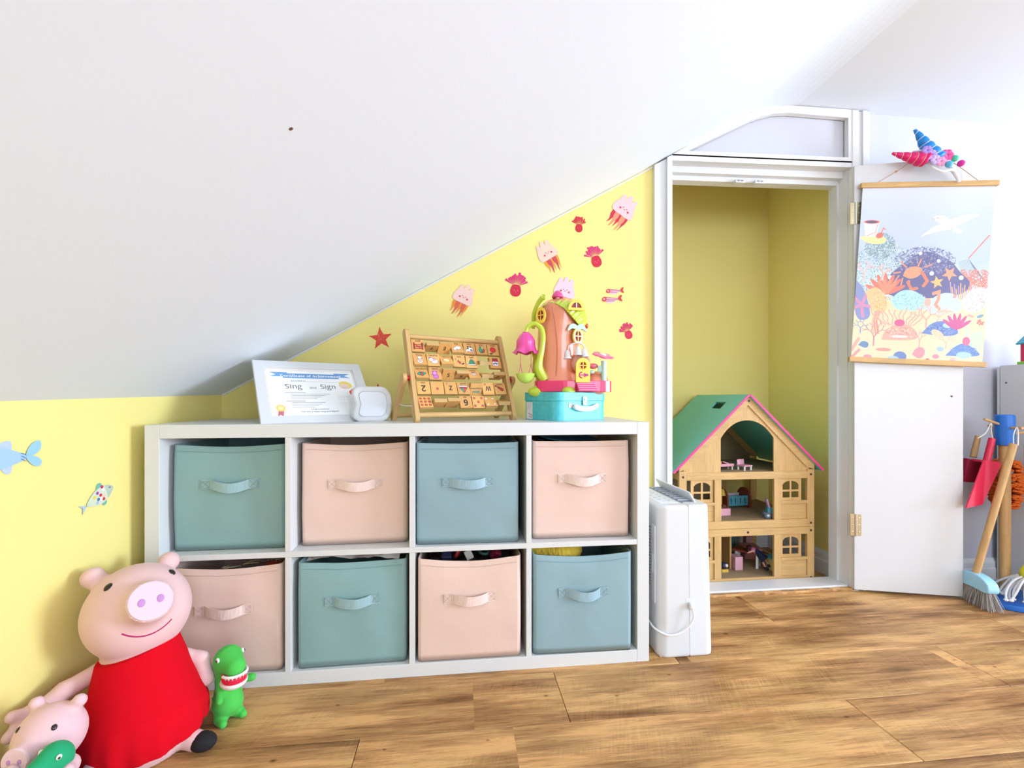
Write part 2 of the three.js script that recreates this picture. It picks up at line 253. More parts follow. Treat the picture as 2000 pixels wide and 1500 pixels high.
// door surround
{
  const t = struct('trim_1', 'white painted frame round the cupboard opening', 'door frame');
  const casing = (x0, x1, yTop, z1 = -0.412, slope = 0) => slab(polyShape([[x0, 0], [x1, 0], [x1, yTop + slope * (x1 - x0)], [x0, yTop]]), 0.02).translate(0, 0, z1 - 0.02);
  part('casing', merge([casing(1.669, 1.718, 1.782, -0.412, 0.566), casing(1.718, 1.731, 1.81, -0.400, 0.566), casing(1.731, 1.742, 1.816, -0.406, 0.566)]), mat.trim, t);
  part('casing', merge([span(2.553, 2.582, 0, 2.066, -0.429, -0.405), span(2.582, 2.602, 0, 2.066, -0.429, -0.413), span(2.602, 2.622, 0, 2.066, -0.429, -0.404), span(2.622, 2.637, 0, 2.066, -0.429, -0.41)]), mat.trim, t);
  part('jamb', merge([span(1.69, 1.744, 0, 1.80, -0.522, -0.43), span(1.744, 1.752, 0, 1.78, -0.522, -0.475)]), mat.trim, t);
  part('jamb', merge([span(2.551, 2.6, 0, 1.9, -0.522, -0.43), span(2.541, 2.552, 0, 1.78, -0.522, -0.475)]), mat.trim, t);
  const lintel = (x0, x1, ya, yb, h, z0, z1) => slab(polyShape([[x0, ya], [x1, yb], [x1, yb + h], [x0, ya + h]]), z1 - z0).translate(0, 0, z0);
  part('lintel', merge([lintel(1.742, 2.552, 1.803, 1.82, 0.026, -0.522, -0.408), lintel(1.742, 2.552, 1.777, 1.793, 0.03, -0.522, -0.452), lintel(1.742, 2.552, 1.757, 1.773, 0.03, -0.522, -0.478)]), mat.trim, t);
  // transom: white border and a recessed lilac panel
  const outer = [[1.735, 1.823], [2.556, 1.84], [2.556, 2.068], [2.26, 2.066], [2.18, 2.055], [2.12, 2.036], [2.064, 2.012], [1.9, 1.923]];
  const inner = [[1.81, 1.846], [2.536, 1.862], [2.536, 2.032], [2.26, 2.034], [2.19, 2.026], [2.13, 2.008], [2.085, 1.99], [1.9, 1.894]];
  const s = polyShape(outer); s.holes.push(polyShape(inner.slice().reverse()));
  part('transom_border', slab(s, 0.022).translate(0, 0, -0.43), mat.trim, t);
  part('transom_panel', slab(polyShape(inner.map(([x, y]) => [lerp(2.2, x, 1.01), lerp(1.95, y, 1.02)])), 0.02).translate(0, 0, -0.455), mat.lilac, t, 'flat pale lilac panel above the opening');
  for (const x of [2.075, 2.165]) { const c = part('magnetic_catch', rbox(0.044, 0.014, 0.022, 0.003, x, 1.755 + (x - 1.742) * 0.02, -0.472), mat.gloss, t, 'small white plastic magnetic catch'); for (const d of [-0.008, 0.008]) part('magnet', box(0.01, 0.005, 0.002, x + d, 1.756 + (x - 1.742) * 0.02, -0.4605), M('#8d8f95', 0.4), c); }
  part('threshold', rspan(1.744, 2.551, 0, 0.018, -0.522, -0.425, 0.003), mat.trim, t, 'white painted threshold board');
  part('threshold_strip', wood(rspan(1.744, 2.575, 0, 0.012, -0.425, -0.405, 0.003), 'x'), plankMats[1], t, 'oak strip along the threshold');
  struct('trim_2', 'thin white bead between the yellow end wall and the slope', 'trim', slab(polyShape([[0.0, 0.835], [1.668, 1.777], [1.668, 1.783], [0.0, 0.842]]), 0.004).translate(0, 0, -0.43), mat.trim);
  // open door leaf
  const d = struct('door_1', 'plain white cupboard door leaf swung wide open', 'door');
  d.position.set(2.553, 0, -0.389); d.rotation.y = -Math.atan2(0.29, 0.957);
  part('leaf', rspan(-0.006, 0.394, 0.012, 1.818, -0.018, 0, 0.002), mat.gloss, d);
  part('knob_hole', cyl(0.004, 0.004, 0.001, 0, 0, 0, 14).rotateX(Math.PI / 2).translate(0.352, 0.835, 0.0006), M('#6d5a50', 0.8), d, 'small dark screw hole');
  for (const y of [1.615, 0.288]) {
    const h = part('hinge', rspan(-0.022, -0.002, y - 0.046, y + 0.046, -0.004, 0.0, 0.0008), mat.brass, d, 'brass butt hinge');
    part('hinge_leaf', rspan(0.002, 0.02, y - 0.046, y + 0.046, 0.0, 0.002, 0.0006), mat.brass, h);
    part('hinge_pin', cyl(0.004, 0.004, 0.094, 0, y, 0.002, 12), mat.chrome, h);
    for (const k of [-0.03, 0, 0.03]) { part('screw', ball(0.003, -0.012, y + k, 0.0005, 1, 1, 0.3, 10), mat.chrome, h); part('screw', ball(0.003, 0.012, y + k, 0.0022, 1, 1, 0.3, 10), mat.chrome, h); }
  }
}
// ---------------------------------------------------------------- cube shelf unit
const UX = [0.0385, 0.3895, 0.741, 1.092, 1.4275 + 0.0], UH = 0.753, CELLS = [[0.0385, 0.3735], [0.3895, 0.725], [0.741, 1.076], [1.092, 1.4275]], ROWS = [[0.3845, 0.7145], [0.0385, 0.3685]];
{
  const u = thing('shelf_unit', 'white eight-cube shelf unit holding the fabric bins', 'shelf unit', [0.003, 0, 0]);
  const D = -0.39;
  part('top_panel', rspan(0.0385, 1.4275, 0.7145, UH, D, 0, 0.0012), mat.shelf, u);
  part('bottom_panel', rspan(0.0385, 1.4275, 0, 0.0385, D, 0, 0.0012), mat.shelf, u);
  part('side_panel', rspan(0, 0.0383, 0, UH, D, 0, 0.0012), mat.shelf, u);
  part('side_panel', rspan(1.4277, 1.466, 0, UH, D, 0, 0.0012), mat.shelf, u);
  part('middle_shelf', rspan(0.0385, 1.4275, 0.3685, 0.3845, D, -0.0008, 0.0008), mat.shelf, u);
  for (const x of [0.3735, 0.725, 1.076]) for (const [y0, y1] of ROWS) part('divider', rspan(x, x + 0.016, y0 + 0.0002, y1 - 0.0002, D, -0.0008, 0.0008), mat.shelf, u);
}
// ---------------------------------------------------------------- fabric bins
const weave = tex(256, 256, (x, y) => { const v = 128 + 60 * (((x >> 1) + (y >> 1)) % 2 ? 1 : -1) * 0.6 + 70 * (fbm(x / 3, y / 20, 3, 2) - 0.5) + 70 * (fbm(x / 20, y / 3, 5, 2) - 0.5); return [v, v, v]; }, false);
const cloth = (c) => M(c, 0.82, { bumpMap: paper(weave, 7), bumpScale: 0.00035, sheen: 0.25, sheenColor: new THREE.Color(1, 1, 1), sheenRoughness: 0.5 });
const strapMat = (c) => M(c, 0.42, { bumpMap: paper(weave, 20), bumpScale: 0.0002 });
const binKinds = {
  teal: [cloth(new THREE.Color(0.245, 0.40, 0.385)), strapMat(new THREE.Color(0.30, 0.46, 0.48))],
  blue: [cloth(new THREE.Color(0.27, 0.40, 0.43)), strapMat(new THREE.Color(0.31, 0.46, 0.52))],
  pink: [cloth(new THREE.Color(0.78, 0.56, 0.46)), strapMat(new THREE.Color(0.82, 0.62, 0.54))],
};
function makeBin(kind, label, x0, y0, zf, turn, seed, sag, handleY, h = 0.308) {
  const w = 0.311, d = 0.325, [cl, st] = binKinds[kind];
  const b = thing('storage_bin', label, 'storage bin', [x0 + w / 2, y0, zf], turn, kind === 'pink' ? 'pink fabric bins in the shelf unit' : 'green-blue fabric bins in the shelf unit');
  const ring = [], R = 0.012;                                    // rounded-square outline, anticlockwise seen from above
  for (let c = 0; c < 4; c++) { const cx = [w / 2 - R, w / 2 - R, -w / 2 + R, -w / 2 + R][c], cz = [-R, -d + R, -d + R, -R][c], nx = [14, 10, 14, 10][c]; const a0 = [Math.PI / 2, 0, -Math.PI / 2, Math.PI][c];
    for (let i = 0; i <= 3; i++) { const a = a0 - (i / 3) * Math.PI / 2; ring.push([cx + R * Math.cos(a), cz + R * Math.sin(a)]); }
    const e = ring[ring.length - 1], f = [[w / 2, -d + R], [-w / 2 + R, -d], [-w / 2, -R], [w / 2 - R, 0]][c]; for (let i = 1; i < nx; i++) ring.push([lerp(e[0], f[0], i / nx), lerp(e[1], f[1], i / nx)]); }
  const n = ring.length, NY = 14, topY = (x, z) => h - sag * (z > -0.04 ? Math.pow(Math.cos(clamp(x / w, -0.5, 0.5) * Math.PI), 1.2) : 0.25);
  const build = (inset, y0v, lip) => {
    const pos = [], uv = [], idx = [];
    for (let j = 0; j <= NY; j++) for (let i = 0; i <= n; i++) {
      let [x, z] = ring[i % n]; const t = j / NY, ty = topY(x, z), y = lerp(y0v, ty, t), front = z > -0.02;
      const s = 1 - inset / (w / 2), cz = -d / 2; let X = x * s, Z = cz + (z - cz) * (1 - inset / (d / 2));
      const bulge = Math.sin(Math.PI * t) * 0.004, wr = (fbm(x * 14 + seed, y * 9 + z * 5, seed, 3) - 0.5) * 0.009 * Math.min(1, t * 4);
      if (front) Z += bulge + wr - (t > 0.85 ? (t - 0.85) * 0.05 * Math.cos(x / w * Math.PI) : 0); else X += Math.sign(x) * wr * 0.4 * (Math.abs(x) > w / 2 - 0.02 ? 1 : 0);
      X = clamp(X, -w / 2 - 0.002, w / 2 + 0.002);
      pos.push(X, y, Z); uv.push(i / n * 1.27, y);
    }
    for (let j = 0; j < NY; j++) for (let i = 0; i < n; i++) { const a = j * (n + 1) + i, q = a + n + 1; inset ? idx.push(a, q, a + 1, a + 1, q, q + 1) : idx.push(a, a + 1, q, a + 1, q + 1, q); }
    return { pos, uv, idx };
  };
  const O = build(0, 0.001), I = build(0.004, 0.006), base = O.pos.length / 3, pos = O.pos.concat(I.pos), uv = O.uv.concat(I.uv), idx = O.idx.concat(I.idx.map((k) => k + base));
  for (let i = 0; i < n; i++) { const a = NY * (n + 1) + i; idx.push(a, a + 1, a + base, a + 1, a + 1 + base, a + base); }
  for (const [off, y, flip] of [[0, 0.001, true], [base, 0.006, false]]) { const c = pos.length / 3; pos.push(0, y, -d / 2); uv.push(0, 0); for (let i = 0; i < n; i++) flip ? idx.push(c, off + i + 1, off + i) : idx.push(c, off + i, off + i + 1); }
  const g = new THREE.BufferGeometry(); g.setAttribute('position', new THREE.Float32BufferAttribute(pos, 3)); g.setAttribute('uv', new THREE.Float32BufferAttribute(uv, 2)); g.setIndex(idx); g.computeVertexNormals();
  const body = part('fabric_body', g, cl, b);
  // stitched hem line along the front and webbing handle
  const hemPts = []; for (let i = 0; i <= 24; i++) { const x = lerp(-w / 2 + 0.012, w / 2 - 0.012, i / 24), t = 0.945; hemPts.push([x, topY(x, 0) * t, 0.0012 + Math.sin(Math.PI * t) * 0.004 + (fbm(x * 14 + seed, topY(x, 0) * t * 9, seed, 3) - 0.5) * 0.009 - 0.095 * 0.05 * Math.cos(x / w * Math.PI)]); }
  part('hem_stitching', tube(hemPts, 0.0009, 60, 5), cl, body);
  const zAt = (x, y) => Math.sin(Math.PI * y / h) * 0.004 + (fbm(x * 14 + seed, y * 9, seed, 3) - 0.5) * 0.009;
  const hx = 0.078, sh = 0.014, hy = handleY, hp = [], N = 24;
  const prof = (t) => { const x = lerp(-hx, hx, t), k = clamp((t - 0.16) / 0.68, 0, 1), up = Math.sin(Math.PI * k); return [x, hy - 0.009 * up - 0.002 * Math.sin(7 * t + seed), zAt(x, hy) + 0.0022 + 0.017 * Math.pow(up, 0.7)]; };
  const sp = [], su = [], si = [];
  for (let i = 0; i <= N; i++) { const [x, y, z] = prof(i / N), r = 0.0003 * Math.sin(i * 1.7 + seed); sp.push(x, y + sh, z + r, x, y - sh, z - r, x, y + sh, z + r - 0.0016, x, y - sh, z - r - 0.0016); for (let q = 0; q < 4; q++) su.push(x, q % 2 ? 0 : 0.03); }
  for (let i = 0; i < N; i++) { const a = i * 4, c = a + 4; si.push(a, a + 1, c, a + 1, c + 1, c, a + 2, c + 2, a + 3, a + 3, c + 2, c + 3, a, c, a + 2, c, c + 2, a + 2, a + 1, a + 3, c + 1, c + 1, a + 3, c + 3); }
  const sg = new THREE.BufferGeometry(); sg.setAttribute('position', new THREE.Float32BufferAttribute(sp, 3)); sg.setAttribute('uv', new THREE.Float32BufferAttribute(su, 2)); sg.setIndex(si);
  const sgf = sg.toNonIndexed(); sgf.computeVertexNormals();
  const handle = part('handle', sgf, st, b, 'webbing strap handle');
  for (const s of [-1, 1]) {
    const cx = s * (hx - 0.0125), z = (x) => zAt(x, hy) + 0.0032, q = 0.0105, L = [];
    for (const [ax, ay, bx, by] of [[-1, -1, 1, -1], [1, -1, 1, 1], [1, 1, -1, 1], [-1, 1, -1, -1], [-1, -1, 1, 1], [-1, 1, 1, -1]]) L.push(rod([cx + ax * q, hy + ay * q, z(cx)], [cx + bx * q, hy + by * q, z(cx)], 0.0005, 0.0005, 5));
    part('cross_stitching', merge(L), cl, handle);
  }
  return b;
}
makeBin('teal', 'grey-green fabric bin in the upper cube beside the knee wall', 0.055, 0.3847, -0.040, 0, 3.1, 0.008, 0.193);
makeBin('pink', 'pale pink fabric bin in an upper cube, below the framed certificate', 0.406, 0.3847, -0.052, 0.02, 8.7, 0.008, 0.185);
makeBin('blue', 'blue-grey fabric bin in the upper cube below the abacus', 0.746, 0.3847, -0.018, -0.02, 14.3, 0.004, 0.19);
makeBin('pink', 'pale pink fabric bin in the upper cube below the suitcase, blue lids inside', 1.106, 0.3847, -0.036, -0.012, 21.9, 0.002, 0.19);
makeBin('pink', 'pink fabric bin in the lower cube behind the red-dressed plush pig', 0.052, 0.0387, -0.012, 0, 27.4, 0.012, 0.186);
makeBin('teal', 'grey-green fabric bin in a lower cube, printed cotton inside', 0.407, 0.0387, -0.014, 0.02, 33.3, 0.007, 0.196);
makeBin('pink', 'pale pink fabric bin in a lower cube, odd plastic bits inside', 0.752, 0.0387, -0.006, 0, 39.2, 0.014, 0.19);
makeBin('blue', 'blue-grey fabric bin in the lower cube, yellow plush inside', 1.101, 0.0387, -0.003, -0.022, 46.8, 0.012, 0.19);
// what shows over the rims
{
  const lid = (y, r, tilt, m, label) => { const t = lone('plastic_lid', new THREE.LatheGeometry([[0, 0], [r * 0.75, 0.001], [r * 0.8, 0.006], [r * 0.93, 0.007], [r, 0.012], [r, 0.016], [r * 0.9, 0.011], [r * 0.78, 0.01], [r * 0.72, 0.005], [0, 0.004]].map((p) => new THREE.Vector2(...p)), 48), m, label, 'lid', [1.245, y, -0.17], 0, 'blue lids in the bin'); t.rotation.set(tilt, 0, -0.1); return t; };
  lid(0.682, 0.108, 0.10, M('#3d6b86', 0.5), 'round dull blue plastic lid resting in the pink bin'); lid(0.668, 0.112, 0.08, M('#34607c', 0.5), 'darker blue plastic lid under the other one in the pink bin');
  // crumpled printed cotton
  const pr = canvasTex(512, 512, (c) => { c.fillStyle = '#efe6df'; c.fillRect(0, 0, 512, 512); const r = rng(4); c.strokeStyle = '#8d7a86'; c.lineWidth = 2; for (let i = 0; i < 60; i++) { const x = r() * 512, y = r() * 512, a = r() * 6; c.beginPath(); c.moveTo(x, y); c.lineTo(x + 26 * Math.cos(a), y + 26 * Math.sin(a)); for (let k = 1; k < 4; k++) { const px = x + 7 * k * Math.cos(a), py = y + 7 * k * Math.sin(a); c.moveTo(px, py); c.lineTo(px + 8 * Math.cos(a + 1), py + 8 * Math.sin(a + 1)); c.moveTo(px, py); c.lineTo(px + 8 * Math.cos(a - 1), py + 8 * Math.sin(a - 1)); } c.stroke(); } });
  const g = new THREE.PlaneGeometry(0.27, 0.26, 40, 40).rotateX(-Math.PI / 2), p = g.attributes.position;
  for (let i = 0; i < p.count; i++) { const x = p.getX(i), z = p.getZ(i); p.setY(i, 0.055 * Math.cos(x * 5) * Math.cos(z * 5) + 0.04 * (fbm(x * 14 + 3, z * 14, 6, 3) - 0.5)); } g.computeVertexNormals();
  lone('cotton_sheet', g, M('#ffffff', 0.85, { map: pr, side: THREE.DoubleSide }), 'cream cotton with a twig print crumpled in the green bin', 'fabric', [0.558, 0.302, -0.17]);
  // yellow plush in the last bin
  const R = rng(12), f = blend([sdBall([0, 0, 0], [0.085, 0.055, 0.07]), sdBall([-0.075, 0.018, 0.02], [0.032, 0.03, 0.03])], 0.03);
  const fur = skin((x, y, z) => f(x, y, z) + 0.004 * (fbm(x * 160 + 9, z * 160 + y * 90, 2, 2) - 0.5), [-0.13, -0.075, -0.09], [0.11, 0.075, 0.09], 0.004);
  lone('plush_toy', fur, M(new THREE.Color(0.62, 0.42, 0.04), 0.95), 'shaggy mustard yellow plush toy inside the blue-grey bin', 'plush toy', [1.195, 0.328, -0.11], 0);
  // bits in the third lower bin
  const bits = [[0.835, -0.07, '#2a2f4c'], [0.872, -0.10, '#c23a3a'], [0.905, -0.075, '#c7c2b6'], [0.955, -0.1, '#3b5d58'], [0.99, -0.07, '#7d1f3b']];
  bits.forEach(([x, z, c], i) => { const q = lone('toy_scrap', i % 2 ? new THREE.TorusGeometry(0.016, 0.005, 8, 20) : rbox(0.03, 0.018, 0.024, 0.003), M(c, 0.35), ['dark blue block', 'red ring', 'pale plastic block', 'green ring', 'maroon block'][i] + ' among the odds and ends in the pink bin', 'toy piece', [x, 0.332, z], i); q.rotation.x = 0.6 + i * 0.4; });
  lone('odds_and_ends', skin((x, y, z) => Math.max(Math.abs(x) - 0.13, Math.abs(z) - 0.13, y + 0.006 + 0.06 * fbm(x * 30 + 4, z * 30 + 8, 3, 3) - 0.03), [-0.14, -0.04, -0.14], [0.14, 0.05, 0.14], 0.008), M('#3a3136', 0.7), 'dark jumble of small toys filling the pink bin', 'toys', [0.908, 0.308, -0.16]).userData.kind = 'stuff';
  // string and craft bits in the bin behind the pig
  const r = rng(31), S = []; for (let i = 0; i < 46; i++) { const x = (r() - 0.3) * 0.18, z = -0.02 - r() * 0.2, y = r() * 0.02; S.push(tube([[x, y, z], [x + 0.02 * (r() - 0.3), y + 0.016 * r(), z + 0.02 * r()], [x + 0.05 * r(), y, z - 0.03 * r()]], 0.0013, 8, 5)); }
  lone('string_bundle', merge(S), M('#9a8a66', 0.9), 'loose tangle of brown string in the pink bin behind the pig', 'string', [0.235, 0.318, -0.02]).userData.kind = 'stuff';
  lone('felt_scrap', rbox(0.05, 0.02, 0.06, 0.008), M('#a2431e', 0.9), 'rust orange felt scrap in the pink bin behind the pig', 'felt', [0.325, 0.325, -0.06], 0.4);
}
// ---------------------------------------------------------------- framed certificate leaning on the slope
{
  const t = thing('certificate_frame', 'white picture frame with a certificate, leaning on the shelf unit top', 'picture frame', [0.304, UH, -0.022], Math.PI / 6);
  const w = 0.342, h = 0.272, holder = new THREE.Group(); holder.name = 'frame_tilt';
  const tilt = -Math.atan2(0.188, 0.198);
  const art = canvasTex(1024, 760, (c, W, H) => {
    c.fillStyle = '#fbfbfa'; c.fillRect(0, 0, W, H);
    c.strokeStyle = '#d9b98e'; c.lineWidth = 4; c.strokeRect(22, 22, W - 44, H - 44); c.lineWidth = 2; c.strokeRect(34, 34, W - 68, H - 68);
    c.strokeStyle = '#444'; for (const [x, y] of [[22, 22], [W - 22, 22], [22, H - 22], [W - 22, H - 22]]) { c.strokeRect(x - 9, y - 9, 18, 18); }
    c.fillStyle = '#79a7d8'; c.beginPath(); c.moveTo(60, 60); c.lineTo(250, 60); c.lineTo(250, 130); c.lineTo(60, 130); c.lineTo(130, 95); c.fill(); c.beginPath(); c.moveTo(W - 60, 60); c.lineTo(W - 250, 60); c.lineTo(W - 250, 130); c.lineTo(W - 60, 130); c.lineTo(W - 130, 95); c.fill();
    c.fillStyle = '#6a9bd2'; c.fillRect(200, 78, W - 400, 74);
    c.fillStyle = '#ffffff'; c.font = 'bold 50px serif'; c.textAlign = 'center'; c.fillText('Certificate of Achievement', W / 2, 132);
    c.fillStyle = '#45464a'; c.font = 'bold 28px serif'; c.textAlign = 'left'; c.fillText('Awarded to', 270, 206); c.fillStyle = '#b8b8b8'; c.fillRect(440, 206, 400, 3); c.font = '24px serif'; 
    c.fillStyle = '#3a3b3e'; c.font = '96px sans-serif'; c.fillText('Sing', 200, 318); c.fillText('Sign', 580, 318); c.font = '44px sans-serif'; c.fillText('and', 462, 318);
    c.fillStyle = '#8a8b90'; c.fillRect(190, 374, 220, 8); for (let i = 0; i < 4; i++) { c.fillStyle = '#a6a7ac'; c.fillRect(240, 400 + i * 22, 430 - i * 50, 7); c.fillRect(240, 530 + i * 22, 360 - i * 40, 7); } c.fillStyle = '#8a8b90'; c.fillRect(190, 504, 200, 8);
    c.strokeStyle = '#b5b6bb'; c.lineWidth = 2; for (const [x, y] of [[760, 430], [860, 430], [760, 530], [860, 530]]) { c.strokeRect(x, y, 62, 62); c.beginPath(); c.arc(x + 31, y + 26, 14, 0, 7); c.stroke(); }
    c.fillStyle = '#4c4d52'; c.font = 'bold 24px sans-serif'; c.textAlign = 'center'; c.fillText('Congratulations!', W / 2 + 10, 640); c.font = 'bold 26px sans-serif'; c.fillText('You are a Super Sing and Signer!', W / 2 + 10, 676);
    // rosette and a smiling sleeping child
    c.fillStyle = '#c9737c'; c.beginPath(); c.moveTo(96, 640); c.lineTo(80, 730); c.lineTo(112, 706); c.lineTo(136, 735); c.lineTo(150, 640); c.fill(); c.fillStyle = '#f0cf66'; c.beginPath(); for (let i = 0; i < 32; i++) { const a = i / 32 * TAU, q = i % 2 ? 52 : 44; c.lineTo(122 + q * Math.cos(a), 610 + q * Math.sin(a)); } c.fill(); c.fillStyle = '#f7e3a0'; c.beginPath(); c.arc(122, 610, 30, 0, 7); c.fill();
    c.fillStyle = '#f4d96a'; c.beginPath(); c.ellipse(880, 250, 78, 58, 0.3, 0, 7); c.fill(); c.fillStyle = '#f5d4c2'; c.beginPath(); c.ellipse(862, 272, 62, 44, 0.2, 0, 7); c.fill(); c.strokeStyle = '#a0705c'; c.lineWidth = 3; c.beginPath(); c.arc(850, 280, 18, 0.2, 2.6); c.stroke();
    for (const [x, y] of [[80, 210], [70, 300], [110, 380], [90, 470]]) { c.strokeStyle = '#cfd0d8'; c.beginPath(); c.arc(x, y, 12, 0, 7); c.stroke(); }
  });
  const tiltG = (g) => g.translate(w / 2, 0, 0).rotateX(tilt);
  const fr = polyShape([[-w / 2, 0], [w / 2, 0], [w / 2, h], [-w / 2, h]]), b = 0.027; fr.holes.push(polyShape([[-w / 2 + b, b], [-w / 2 + b, h - b], [w / 2 - b, h - b], [w / 2 - b, b]]));
  part('frame', tiltG(slab(fr, 0.012, 0.002).translate(0, 0.002, -0.014)), mat.gloss, t);
  const sheet = new THREE.PlaneGeometry(w - 2 * b + 0.004, h - 2 * b + 0.004).translate(0, h / 2, -0.008);
  part('certificate_print', tiltG(sheet), M('#ffffff', 0.6, { map: art }), t, 'printed certificate with a blue banner');
  part('backing', tiltG(box(w - 0.01, h - 0.01, 0.002, 0, h / 2, -0.0115)), M('#b59b78', 0.9), t);
}
// ---------------------------------------------------------------- small white speaker beside the frame
{
  const t = thing('speaker', 'small white rounded plastic speaker with a waisted front, next to the abacus', 'speaker', [0.596, UH, -0.15], 0.42);
  const out = smoothShape([[-0.046, 0.0065], [-0.01, 0.005], [0.034, 0.006], [0.05, 0.02], [0.056, 0.055], [0.05, 0.09], [0.034, 0.105], [-0.01, 0.107], [-0.046, 0.106], [-0.057, 0.095], [-0.055, 0.078], [-0.049, 0.056], [-0.054, 0.034], [-0.056, 0.016]], 6);
  part('shell', slab(out, 0.045, 0.006).translate(0, 0, -0.05), mat.gloss, t);
  const sc = (k, dz) => smoothShape([[-0.046, 0.0065], [-0.01, 0.005], [0.034, 0.006], [0.05, 0.02], [0.056, 0.055], [0.05, 0.09], [0.034, 0.105], [-0.01, 0.107], [-0.046, 0.106], [-0.057, 0.095], [-0.055, 0.078], [-0.049, 0.056], [-0.054, 0.034], [-0.056, 0.016]].map(([x, y]) => [x * k, 0.055 + (y - 0.055) * k]), 6);
  part('front_seam', slab(sc(0.8), 0.0012).translate(0, 0, 0.0005), M('#8f97ad', 0.5), t, 'grey rubber line round the front panel');
  part('front_panel', slab(sc(0.765), 0.0022, 0.001).translate(0, 0, 0.0012), M(new THREE.Color(0.78, 0.81, 0.86), 0.35), t);
  const gr = []; for (let i = 0; i < 19; i++) gr.push(box(0.0004, 0.0012, 0.03, 0.0, 0.025 + i * 0.0034, -0.03)); 
  const gg = merge(gr).translate(-0.0525, 0, 0); part('vent_slots', gg, M('#c9c3b4', 0.7), t, 'fine slots in the side');
  part('knob', rbox(0.016, 0.02, 0.012, 0.004).rotateZ(0.6).translate(-0.058, 0.093, -0.03), M('#e8431f', 0.25), t, 'glossy orange-red knob');
}
